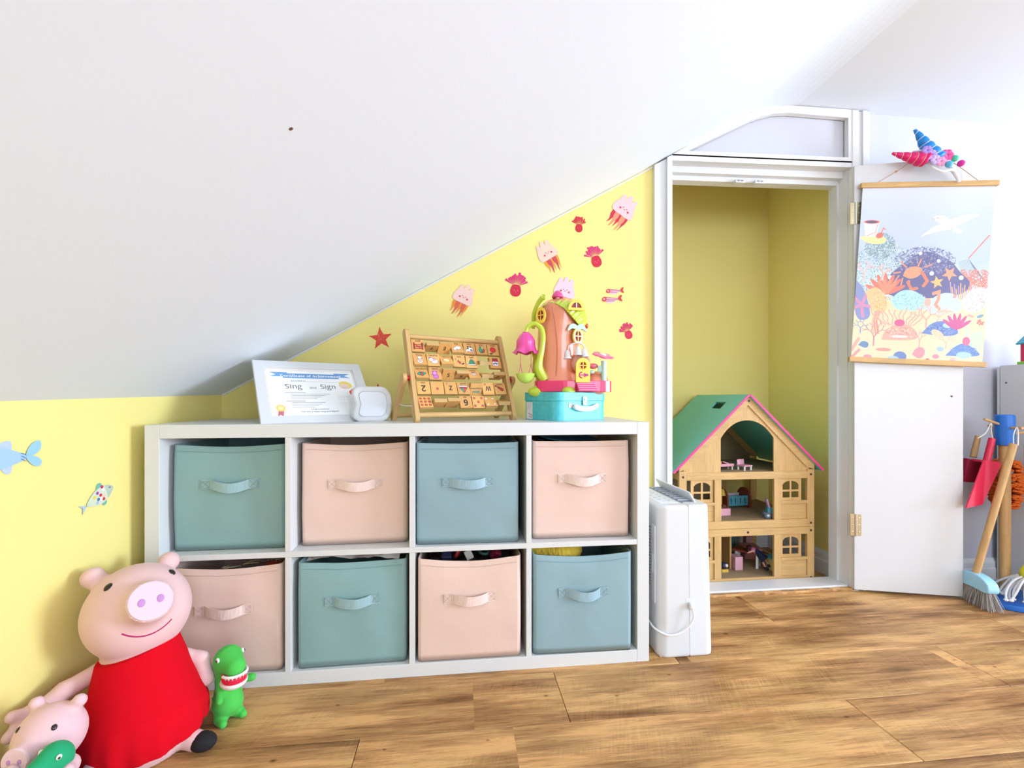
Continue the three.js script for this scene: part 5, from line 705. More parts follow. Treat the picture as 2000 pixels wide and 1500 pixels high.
// ---------------------------------------------------------------- poster hanging on the door leaf
const DOOR = { pos: [2.553, 0, -0.389], turn: -Math.atan2(0.29, 0.957) };
const onDoor = (x, y, z) => { const c = Math.cos(DOOR.turn), s = Math.sin(DOOR.turn); return [DOOR.pos[0] + x * c + z * s, y, DOOR.pos[2] - x * s + z * c]; };
{
  const sea = canvasTex(1000, 1400, (c, W, H) => {
    const R = rng(2024); let g = c.createLinearGradient(0, 0, 0, H); g.addColorStop(0, '#d3d5e0'); g.addColorStop(0.2, '#bfc8dc'); g.addColorStop(0.42, '#b4c2d8'); g.addColorStop(0.56, '#c0d2d4'); g.addColorStop(0.66, '#e2cf9c'); g.addColorStop(1, '#e6d2a6'); c.fillStyle = g; c.fillRect(0, 0, W, H);
    const path = (pts, col, close = true) => { c.fillStyle = col; c.beginPath(); c.moveTo(...pts[0]); for (let i = 0; i < pts.length; i++) { const a = pts[i], b = pts[(i + 1) % pts.length]; c.quadraticCurveTo(a[0], a[1], (a[0] + b[0]) / 2, (a[1] + b[1]) / 2); } c.fill(); };
    const el = (x, y, a, b, col, rot = 0) => { c.fillStyle = col; c.beginPath(); c.ellipse(x, y, a, b, rot, 0, 7); c.fill(); };
    const line = (pts, col, w) => { c.strokeStyle = col; c.lineWidth = w; c.lineCap = 'round'; c.beginPath(); c.moveTo(...pts[0]); for (let i = 1; i < pts.length; i++) c.lineTo(...pts[i]); c.stroke(); };
    const speck = (x, y, w, h, n, cols, r) => { for (let i = 0; i < n; i++) { const a = R() * 6.28, q = Math.sqrt(R()); el(x + w * q * Math.cos(a), y + h * q * Math.sin(a), r * (0.5 + R()), r * (0.3 + R() * 0.7), cols[Math.floor(R() * cols.length)], R() * 3); } };
    const coral = (x, y, len, col, w, ang = -1.57, dep = 4, spread = 0.5) => { const x2 = x + len * Math.cos(ang), y2 = y + len * Math.sin(ang); line([[x, y], [x2, y2]], col, w); if (dep > 0) for (const s of [-1, 1]) coral(x2, y2, len * (0.66 + 0.16 * R()), col, w * 0.78, ang + s * spread * (0.6 + R() * 0.7), dep - 1, spread); };
    const star = (x, y, r, col, rot = 0) => { c.fillStyle = col; c.beginPath(); for (let i = 0; i < 10; i++) { const a = rot + i / 10 * TAU, q = i % 2 ? r * 0.42 : r; c.lineTo(x + q * Math.cos(a), y + q * Math.sin(a)); } c.fill(); };
    const leaves = (x, y, n, len, col) => { for (let i = 0; i < n; i++) { const a = -1.57 + (i - (n - 1) / 2) * 0.38; c.save(); c.translate(x, y); c.rotate(a); el(len / 2, 0, len / 2, len * 0.11, col); c.restore(); } };
    const wave = (x, y, n, len, col, w) => { for (let i = 0; i < n; i++) { const px = x + (i - n / 2) * w * 1.5, L = len * (0.7 + 0.3 * R()); line([0, 1, 2, 3, 4, 5, 6].map((k) => [px + Math.sin(k * 1.3 + i) * 10 + (i - n / 2) * k * 3, y - L * k / 6]), col, w * 0.55); } };
    // distant reef, left rock with bucket
    speck(200, 690, 250, 240, 2600, ['#9fb9b5', '#b9cfca', '#86a3a6', '#d3dfda', '#6d8a8c'], 5); speck(170, 480, 120, 110, 900, ['#9fb9b5', '#6d8a8c', '#55706f'], 4);
    path([[0, 410], [60, 392], [190, 396], [230, 440], [160, 470], [60, 455]], '#f5d98a'); c.fillStyle = '#f4e9ea'; c.beginPath(); c.moveTo(30, 285); c.lineTo(152, 285); c.lineTo(134, 405); c.lineTo(48, 405); c.fill(); el(91, 285, 62, 16, '#e46a4e'); el(91, 285, 48, 10, '#4a4a66'); line([[140, 300], [126, 370], [60, 398]], '#d9705e', 5); el(160, 395, 30, 22, '#e4604e', -0.3); line([[170, 380], [186, 335], [200, 345]], '#e4604e', 8);
    // gull
    path([[470, 408], [560, 330], [640, 300], [700, 262], [820, 232], [930, 228], [830, 270], [740, 315], [690, 350], [570, 372]], '#fbf6ee'); el(640, 280, 60, 34, '#fbf8f2', 0.5); el(590, 262, 26, 22, '#fbf8f2'); path([[570, 262], [545, 270], [572, 276]], '#d8a88e'); el(592, 258, 4, 4, '#444'); path([[720, 330], [790, 350], [780, 385], [700, 370]], '#f6efe4');
    // net
    line([[985, 395], [845, 575]], '#e4705e', 9); for (let i = 0; i < 16; i++) line([[770 + i * 4, 610 + i * 12], [850 + i * 7, 585 + i * 9], [880 + i * 6, 640 + i * 8]], '#5f6f86', 2.5); for (let i = 0; i < 60; i++) { const x = 800 + R() * 190, y = 680 + R() * 130; c.strokeStyle = '#e2755f'; c.lineWidth = 6; c.beginPath(); c.ellipse(x, y, 17, 14, R() * 3, 0, 7); c.stroke(); }
    // big dark rock with crab and stars
    path([[180, 820], [270, 700], [380, 600], [450, 545], [540, 520], [640, 560], [720, 600], [800, 700], [880, 760], [840, 860], [600, 900], [300, 900]], '#565380'); speck(520, 600, 230, 110, 700, ['#6d6a92', '#7c7a9e', '#8f8fae', '#4c4a74'], 6); for (const [x, y, r] of [[265, 735, 17], [575, 700, 17], [800, 730, 18], [620, 600, 14], [480, 540, 14]]) el(x, y, r, r, '#e9edf4');
    for (const s of [[330, 720, 300, 770], [340, 690, 290, 700], [380, 650, 340, 610], [470, 640, 490, 590], [520, 650, 570, 630], [360, 740, 350, 800], [410, 760, 420, 820]]) line([[s[0], s[1]], [s[2], s[3]]], '#ef8a64', 11); path([[360, 720], [380, 660], [450, 640], [510, 660], [490, 720], [420, 750]], '#f0926a'); line([[500, 690], [545, 760], [520, 800]], '#e9734f', 24); line([[400, 770], [430, 830], [470, 820]], '#e9734f', 22);
    star(710, 700, 62, '#f0946c', 0.3); star(620, 770, 54, '#f2b061', 0.7); leaves(230, 870, 7, 170, '#ee6b52'); leaves(245, 870, 4, 130, '#f0825e');
    for (let i = 0; i < 14; i++) line([[740 + i * 13, 900], [720 + i * 16, 770 + (i * 37) % 60]], i % 2 ? '#eaa45c' : '#b58aa4', 8);
    // mid rocks
    path([[280, 920], [340, 840], [440, 830], [520, 880], [580, 940], [540, 1000], [320, 1000]], '#a9d6d6'); speck(430, 920, 130, 70, 320, ['#7fb4b8', '#c2e4e2'], 4); path([[540, 980], [600, 880], [720, 840], [810, 900], [820, 1010], [600, 1030]], '#bfe2e4'); line([[600, 860], [640, 845], [640, 900], [620, 950], [650, 980]], '#ee8e6c', 26); el(560, 930, 26, 34, '#f0a690'); el(700, 1000, 70, 12, '#efb489'); el(760, 880, 14, 14, '#e58a8a');
    path([[820, 900], [880, 820], [1000, 790], [1000, 1000], [830, 1000]], '#eedbd6'); speck(920, 920, 80, 80, 60, ['#d9a0a0'], 5); path([[0, 760], [60, 820], [110, 940], [140, 1080], [0, 1090]], '#7b82b4'); for (const a of [0.2, 1.4, 2.7, 3.9, 5.1]) line([[55, 960], [55 + 95 * Math.cos(a), 960 + 95 * Math.sin(a)]], '#c77f9e', 26); star(160, 870, 52, '#5c739e', 0.4);
    path([[80, 850], [170, 800], [250, 900], [260, 1010], [170, 1040], [120, 960]], '#efb673'); speck(190, 930, 60, 90, 160, ['#e59b55', '#f4cd98'], 5); for (let i = 0; i < 7; i++) line([[165 + i * 7, 1010], [150 + i * 6, 1090], [170 + i * 6, 1190]], ['#ef9f7a', '#f3b68f', '#e27f66'][i % 3], 8);
    coral(60, 760, 60, '#efb0a6', 13, -1.6, 3, 0.6); coral(190, 760, 48, '#eaa27e', 10, -1.2, 3);
    // sea floor: anemones, shells, corals
    wave(360, 1120, 12, 150, '#ef9a86', 15); path([[230, 1240], [250, 1160], [330, 1110], [430, 1110], [500, 1170], [510, 1240]], '#dba089'); speck(370, 1180, 110, 50, 90, ['#cf8a78', '#f0c4a8'], 7); el(360, 1100, 40, 28, '#dd4f7c'); el(370, 1210, 60, 10, '#fbf3e4'); coral(560, 1130, 60, '#ef9f8e', 14, -1.57, 4, 0.7); coral(630, 1110, 60, '#f0b09c', 12, -1.2, 4, 0.6);
    path([[530, 1180], [600, 1090], [700, 1070], [780, 1110], [820, 1180], [700, 1200]], '#5f78b4'); speck(680, 1140, 110, 40, 130, ['#7d95c8', '#4c649e'], 5); el(650, 1180, 52, 28, '#f0c398', 0.5); el(720, 1110, 34, 20, '#a9cfe4'); leaves(790, 1140, 6, 130, '#c4487e'); 
    for (let i = 0; i < 6; i++) line([[870 + i * 20, 1290], [860 + i * 22, 1220], [880 + i * 20, 1120 + (i * 53) % 60]], '#a9cfd8', 7); path([[720, 1350], [790, 1270], [860, 1240], [940, 1290], [1000, 1350]], '#5d7fbe'); speck(860, 1310, 110, 36, 140, ['#7797cc', '#4e6daa'], 5); el(860, 1340, 56, 26, '#a4c6e0'); el(870, 1230, 28, 34, '#d85f80'); 
    coral(170, 1290, 70, '#cf6f7e', 10, -1.57, 4, 0.55); coral(60, 1190, 40, '#5f7fa8', 7, -1.57, 4, 0.9); coral(520, 1290, 50, '#d98a90', 7, -1.57, 3, 0.5); coral(720, 1290, 42, '#eda796', 8, -1.57, 3, 0.6);
    path([[50, 1290], [80, 1250], [140, 1270], [120, 1320]], '#5b7ea6'); path([[470, 1350], [500, 1290], [560, 1290], [570, 1350], [530, 1390]], '#e58a8e'); el(380, 1370, 50, 40, '#6079b0'); el(330, 1390, 44, 22, '#a4c4dc'); el(250, 1320, 60, 14, '#ec8e7e'); el(130, 1385, 34, 20, '#e88a92'); el(650, 1360, 26, 18, '#e18490'); el(590, 1390, 16, 14, '#e4646f'); el(780, 1385, 22, 18, '#eda2a0'); el(680, 1300, 28, 20, '#9db8da'); speck(970, 1080, 30, 26, 30, ['#d96a5e'], 6); el(960, 1030, 26, 12, '#6f94b0', -0.4); el(890, 1030, 28, 10, '#ea9a8c', 0.3);
    line([[0, 1330], [50, 1240]], '#ef9a86', 26); line([[0, 1396], [60, 1330]], '#ef8a86', 22); line([[780, 1394], [960, 1394]], '#b6a890', 2);
    c.fillStyle = 'rgba(226,228,238,0.16)'; c.fillRect(0, 0, W, H);   // faded, chalky inks
  });
  const tilt = -0.062, t = thing('wall_hanging', 'sea-life poster between wooden bars hanging on the open door', 'poster', onDoor(0.234, 1.343, 0.016), DOOR.turn);
  const Z = (g) => g.rotateZ(tilt), hang = new THREE.PlaneGeometry(0.478, 0.722, 16, 30), p = hang.attributes.position; for (let i = 0; i < p.count; i++) { const x = p.getX(i), y = p.getY(i); p.setZ(i, 0.002 * Math.sin(x * 18 + 1) * (0.4 + 0.6 * Math.sin((y + 0.36) * 4.3))); } hang.computeVertexNormals();
  part('print', Z(hang), M('#ffffff', 0.5, { map: sea, side: THREE.DoubleSide }), t, 'pastel print of a reef with crab, gull and starfish');
  for (const y of [0.366, -0.366]) part('wooden_bar', Z(wood(rbox(0.496, 0.021, 0.017, 0.002, 0, y, 0), 'x')), birch, t, 'light wooden hanging bar');
  const cord = [[-0.165, 0.378 + 0.008, 0.0], [-0.09, 0.43, 0.004], [0.02, 0.492, 0.014], [0.10, 0.45, 0.008], [0.2, 0.368, 0.0]];
  part('hanging_cord', tube(cord, 0.0013, 50, 6), M('#b9905e', 0.9), t, 'thin brown cord');
  part('cord_knot', ball(0.004, -0.095, 0.427, 0.005, 1.3, 0.8, 1), M('#b9905e', 0.9), t);
}
// ---------------------------------------------------------------- two unicorn-horn headbands over the door's top edge
{
  const horn = (name, L, r0, curl, m, goldC, parent) => {
    const seg = 90, n = 30, pos = [], idx = [], turns = 5.2, path = (s) => [curl * Math.pow(Math.max(0, s - 0.75), 2) * L * 2.2, s * L, 0], gold = [];
    for (let i = 0; i <= seg; i++) { const s = i / seg, r = r0 * (1 - 0.86 * Math.pow(s, 1.1)) * (s < 0.06 ? 0.8 + s * 3.3 : 1), [cx, cy] = path(s); for (let j = 0; j <= n; j++) { const a = j / n * TAU, ph = (a / TAU + s * turns) % 1, k = 1 + 0.16 * Math.sin(Math.PI * ph) - 0.05; pos.push(cx + r * k * Math.cos(a), cy - (0.25 * r) * Math.cos(a), r * k * Math.sin(a)); } }
    for (let i = 0; i < seg; i++) for (let j = 0; j < n; j++) { const a = i * (n + 1) + j, b = a + n + 1; idx.push(a, b, a + 1, a + 1, b, b + 1); }
    const g = new THREE.BufferGeometry(); g.setAttribute('position', new THREE.Float32BufferAttribute(pos, 3)); g.setIndex(idx); g.computeVertexNormals();
    for (let i = 0; i <= 160; i++) { const s = 0.02 + 0.93 * i / 160, r = r0 * (1 - 0.86 * Math.pow(s, 1.1)) * 0.98, [cx, cy] = path(s), a = -s * turns * TAU; gold.push([cx + r * Math.cos(a), cy - 0.25 * r * Math.cos(a), r * Math.sin(a)]); }
    const h = part(name, g, m, parent, 'puffy twisted horn'); part('gold_thread', tube(gold, 0.0012, 320, 5), goldC, h); return h;
  };
  const satin = (c) => M(c, 0.4, { sheen: 0.6, sheenColor: new THREE.Color(1, 1, 1), sheenRoughness: 0.4 }), goldC = M(new THREE.Color(0.85, 0.66, 0.38), 0.3, { metalness: 0.6 });
  const flower = (n, c) => { const L = []; for (let i = 0; i < 6; i++) { const a = i / 6 * TAU; L.push(ball(1, 0.009 * Math.cos(a), 0.009 * Math.sin(a), 0, 0.008, 0.008, 0.004, 10)); } return merge(L); };
  const band = (pts) => taperTube(pts, [0.005, 0.0085, 0.0085, 0.0085, 0.005], 40, 12);
  const b1 = thing('headband', 'white headband with a puffy blue twisted horn hooked on the door top', 'headband', onDoor(0.274, 1.80, 0.034), DOOR.turn);
  const h1 = horn('horn', 0.15, 0.034, -0.1, satin(new THREE.Color(0.0, 0.22, 0.62)), mat.white, b1); h1.rotation.z = 0.6; h1.rotation.x = 0.15;
  part('band', band([[0.0, 0.0, -0.01], [0.03, -0.014, 0.012], [0.05, -0.05, 0.014], [0.07, -0.075, 0.006], [0.082, -0.098, 0.0]]), M('#e9e9f2', 0.6), b1, 'white padded band');
  for (const [x, y, c, r] of [[0.028, 0.006, '#e55a9c', 0], [0.056, -0.008, '#4fc79c', 1], [0.078, -0.03, '#cf2f90', 1]]) part('pompom', r ? ball(0.0125, x, y, 0.016) : flower(6, c).scale(1.5, 1.5, 1.5).translate(x, y, 0.018), M(c, 0.9), b1, r ? 'small felt pompom' : 'pink felt flower');
  const b2 = thing('headband', 'white headband with a puffy hot pink twisted horn hooked on the door top', 'headband', onDoor(0.226, 1.79, 0.058), DOOR.turn);
  const h2 = horn('horn', 0.13, 0.029, 0.1, satin(new THREE.Color(0.72, 0.0, 0.14)), goldC, b2); h2.rotation.z = 1.28; h2.rotation.x = 0.1;
  part('band', tube([[0.0, 0.0, 0], [0.02, -0.035, 0.008], [0.05, -0.055, 0.012], [0.075, -0.05, 0.01], [0.1, -0.052, 0.0]], 0.0045, 40, 10), M('#efeff4', 0.6), b2, 'white ribbon band');
  for (const [x, y, c] of [[0.006, 0.012, '#b79be0'], [0.02, -0.01, '#c9b0e8'], [-0.01, 0.03, '#a98bd8'], [0.038, -0.018, '#e79ac0']]) part('felt_flower', flower(6, c).scale(1.2, 1.2, 1.2).translate(x, y, 0.02), M(c, 0.9), b2, 'lilac felt flower');
  part('pompom', ball(0.0125, 0.066, -0.032, 0.02), M('#63b5de', 0.9), b2, 'pale blue pompom'); part('feather', ball(1, -0.03, 0.04, 0.0, 0.02, 0.004, 0.006, 12), M('#d9d3e2', 0.8), b2);
}
// ---------------------------------------------------------------- toy broom stand and its tools
{
  const blue = M(new THREE.Color(0.015, 0.16, 0.62), 0.35), S = [3.095, 0, -0.253], hubY = 0.70;
  const t = thing('broom_stand', 'wooden toy broom stand with a round blue base and blue hub', 'broom stand', S);
  part('base', new THREE.LatheGeometry([[0, 0], [0.122, 0], [0.124, 0.003], [0.124, 0.02], [0.121, 0.023], [0, 0.023]].map((q) => new THREE.Vector2(...q)), 56), blue, t, 'blue painted disc base');
  part('pole', wood(rod([0, 0.023, 0], [0, hubY, 0], 0.0185, 0.0185, 24), 'y'), stick, t); part('hub', new THREE.LatheGeometry([[0.019, -0.065], [0.029, -0.065], [0.031, -0.062], [0.031, 0.056], [0.028, 0.06], [0, 0.06]].map((q) => new THREE.Vector2(...q)), 32).translate(0, hubY, 0), blue, t, 'blue painted hub');
  const peg = (dx, dz, y, up) => part('peg', wood(rod([dx * 0.3, y, dz * 0.3], [dx, y + up, dz], 0.0052, 0.0052, 12), 'x'), stick, t, 'wooden peg');
  peg(-0.095, 0.0, 0.722, 0.02); peg(-0.02, 0.075, 0.708, 0.002); peg(0.085, 0.03, 0.682, 0.012); peg(0.03, -0.08, 0.7, 0.01);
  const cordM = M('#f4f1ec', 0.9), G = (x, y, z) => [x - S[0], y, z - S[2]];
  // broom
  const A = [3.046, 0.648, -0.187], B = [2.934, 0.108, -0.236], bt = thing('toy_broom', 'toy broom with a light blue head and grey bristles leaning on the stand', 'broom', [B[0], 0, B[2]]), bl = (q) => [q[0] - B[0], q[1], q[2] - B[2]];
  part('handle', wood(rod(bl(B), bl(A), 0.0125, 0.0125, 18), 'y'), stick, bt);
  const hd = (g) => g.rotateY(-1.83).translate(0.004, 0, 0.008); part('head', hd(slab(smoothShape([[-0.065, 0.076], [-0.066, 0.108], [-0.03, 0.122], [0.03, 0.120], [0.064, 0.102], [0.066, 0.076], [0, 0.074]], 4), 0.032, 0.004).translate(0, 0, -0.016)), M(new THREE.Color(0.35, 0.66, 0.87), 0.35), bt, 'light blue plastic head');
  const r = rng(9), br = []; for (let i = 0; i < 420; i++) { const x = (r() - 0.5) * 0.12, z = (r() - 0.5) * 0.028, f = 1.25 + 0.2 * r(); br.push(rod([x, 0.076, z], [x * f + (r() - 0.5) * 0.012, 0.002 + r() * 0.012, z * 2.2 + (r() - 0.5) * 0.02], 0.0011, 0.0007, 4)); } part('bristles', hd(merge(br)), M('#b1aaa4', 0.8), bt, 'splayed grey bristles').userData.kind = 'stuff';
  part('loop_cord', tube([bl(A), bl([3.052, 0.69, -0.19]), bl([3.06, 0.712, -0.186]), bl([3.068, 0.69, -0.188]), bl([A[0] + 0.006, A[1] - 0.006, A[2] + 0.01])], 0.0018, 30, 6), cordM, bt, 'white hanging loop');
  // dustpan
  const dp = thing('dustpan', 'red plastic toy dustpan hanging from the stand', 'dustpan', [3.018, 0.575, -0.258], 0.05), red = M(new THREE.Color(0.72, 0.015, 0.07), 0.35);
  part('handle', rod([0.024, 0.088, 0.002], [0.0, -0.004, 0], 0.0115, 0.0125, 16), red, dp);
  const back = [[-0.036, 0], [0.04, -0.008], [0.046, -0.02], [-0.045, -0.176], [-0.122, -0.188], [-0.112, -0.165]], pan = polyShape(back);
  part('pan', slab(pan, 0.004, 0.0012).translate(0, 0, 0.012), red, dp); part('pan_wall', merge([slab(polyShape([[0.04, -0.008], [0.047, -0.018], [-0.043, -0.178], [-0.05, -0.17]]), 0.042).translate(0, 0, -0.028), slab(polyShape([[-0.036, 0.002], [0.041, -0.006], [0.042, -0.014], [-0.036, -0.006]]), 0.04).translate(0, 0, -0.026)]), M(new THREE.Color(0.66, 0.012, 0.06), 0.35), dp);
  part('loop_cord', tube([[0.024, 0.085, 0.004], [0.016, 0.12, 0.004], [0.014, 0.152, 0.006], [-0.006, 0.11, 0.0], [-0.03, 0.088, -0.01]], 0.0018, 30, 6), cordM, dp, 'white hanging loop');
  // hand brush behind the dustpan
  const hb = thing('hand_brush', 'toy hand brush with dark red bristles hanging behind the dustpan', 'brush', [3.03, 0.58, -0.315], 0.05);
  part('handle', wood(rod([0.022, 0.088, 0], [-0.004, 0.0, 0], 0.010, 0.0115, 14), 'y'), stick, hb); part('bristle_block', slab(polyShape([[-0.05, -0.006], [0.02, -0.022], [0.0, -0.105], [-0.072, -0.098]]), 0.03, 0.002).translate(0, 0, -0.015), M(new THREE.Color(0.38, 0.01, 0.05), 0.9), hb, 'dark red bristles');
  // mop: stick, yellow ferrule, white cotton strands over the base
  const mp = thing('toy_mop', 'toy mop with white cotton strands and a yellow collar on the blue base', 'mop', [3.118, 0, -0.185]);
  part('handle', wood(rod([-0.018, 0.645, 0.006], [0.002, 0.16, -0.004], 0.0115, 0.0115, 16), 'y'), stick, mp); part('collar', new THREE.LatheGeometry([[0, 0.17], [0.016, 0.166], [0.028, 0.145], [0.032, 0.12], [0, 0.118]].map((q) => new THREE.Vector2(...q)), 26), M(new THREE.Color(0.86, 0.78, 0.02), 0.3), mp, 'bright yellow collar');
  const st = [], q = rng(15); for (let i = 0; i < 34; i++) { const a = i / 34 * TAU + q() * 0.2, R = 0.075 + q() * 0.05, wob = (q() - 0.5) * 0.6, e = 0.006 + q() * 0.012, onB = 0.03; st.push(tube([[0.01 * Math.cos(a), 0.128, 0.01 * Math.sin(a)], [R * 0.5 * Math.cos(a), 0.10 + 0.012 * q(), R * 0.5 * Math.sin(a)], [R * 0.85 * Math.cos(a + wob * 0.5), 0.055 + e, R * 0.85 * Math.sin(a + wob * 0.5)], [R * Math.cos(a + wob), onB + e, R * Math.sin(a + wob)]], 0.0042, 16, 6)); st.push(ball(0.0075, R * Math.cos(a + wob), onB + e, R * Math.sin(a + wob), 1.2, 0.7, 1.1, 8)); }
  part('strands', merge(st), M('#efece8', 0.9), mp, 'white cotton strands').userData.kind = 'stuff';
  part('loop_cord', tube([[-0.018, 0.64, 0.016], [-0.002, 0.675, 0.03], [0.005, 0.694, 0.016], [-0.014, 0.672, 0.01], [-0.02, 0.642, 0.0]], 0.0018, 24, 6), cordM, mp, 'white hanging loop');
  // orange duster behind the pole
  const du = thing('toy_duster', 'shaggy orange toy duster hanging between the stand and the cabinet', 'duster', [3.168, 0.575, -0.305]);
  part('handle', wood(rod([-0.03, 0.09, 0.02], [0, -0.03, 0], 0.009, 0.009, 14), 'y'), stick, du); const lo = [], e = rng(23); for (let i = 0; i < 620; i++) { const a = e() * TAU, y = e(), rr = 0.052 * (0.85 + 0.25 * e()) * Math.pow(Math.sin(Math.PI * (0.12 + 0.8 * y)), 0.4), x = rr * Math.cos(a), z = rr * Math.sin(a) * 0.9; lo.push(ball(1, x, -0.01 - y * 0.2, z, 0.0095, 0.0052, 0.0095, 6)); }
  part('pile', merge(lo), M(new THREE.Color(0.72, 0.14, 0.01), 0.85), du, 'orange chenille pile').userData.kind = 'stuff';
}
// ---------------------------------------------------------------- white cabinet at the right edge and the toy on it
{
  const t = thing('cabinet', 'plain white side of a low cabinet against the lilac wall', 'cabinet', [3.265, 0, -0.408]);
  part('side_panel', rspan(0, 0.018, 0, 0.972, 0.012, 0.36, 0.0012), mat.gloss, t); part('back_edge', rspan(0.0, 0.7, 0.0, 0.966, 0.0, 0.01, 0.001), M(new THREE.Color(0.72, 0.75, 0.76), 0.5), t); part('body', rspan(0.0185, 0.7, 0.0, 0.971, 0.0105, 0.358, 0.0012), mat.white, t); part('screw_cap', cyl(0.004, 0.004, 0.001, 0, 0, 0, 12).rotateZ(Math.PI / 2).translate(-0.0006, 0.895, 0.035), M('#6e6f74', 0.5), t, 'small grey screw cap');
  const h = thing('toy_barn', 'small red toy house with a teal roof and green base on the cabinet', 'toy house', [3.335, 0.9722, -0.30]);
  part('base', rbox(0.10, 0.014, 0.1, 0.004, 0, 0.007, 0), M('#86c93a', 0.4), h, 'lime green base'); part('walls', slab(polyShape([[-0.042, 0.014], [0.042, 0.014], [0.042, 0.09], [0, 0.125], [-0.042, 0.09]]), 0.08, 0.001).translate(0, 0, -0.04), M(new THREE.Color(0.66, 0.02, 0.08), 0.4), h);
  for (const s of [-1, 1]) part('roof_panel', rbox(0.072, 0.007, 0.1, 0.002).rotateZ(-s * 0.69).translate(s * 0.027, 0.112, 0), M('#2a98a8', 0.4), h, 'teal roof panel');
}
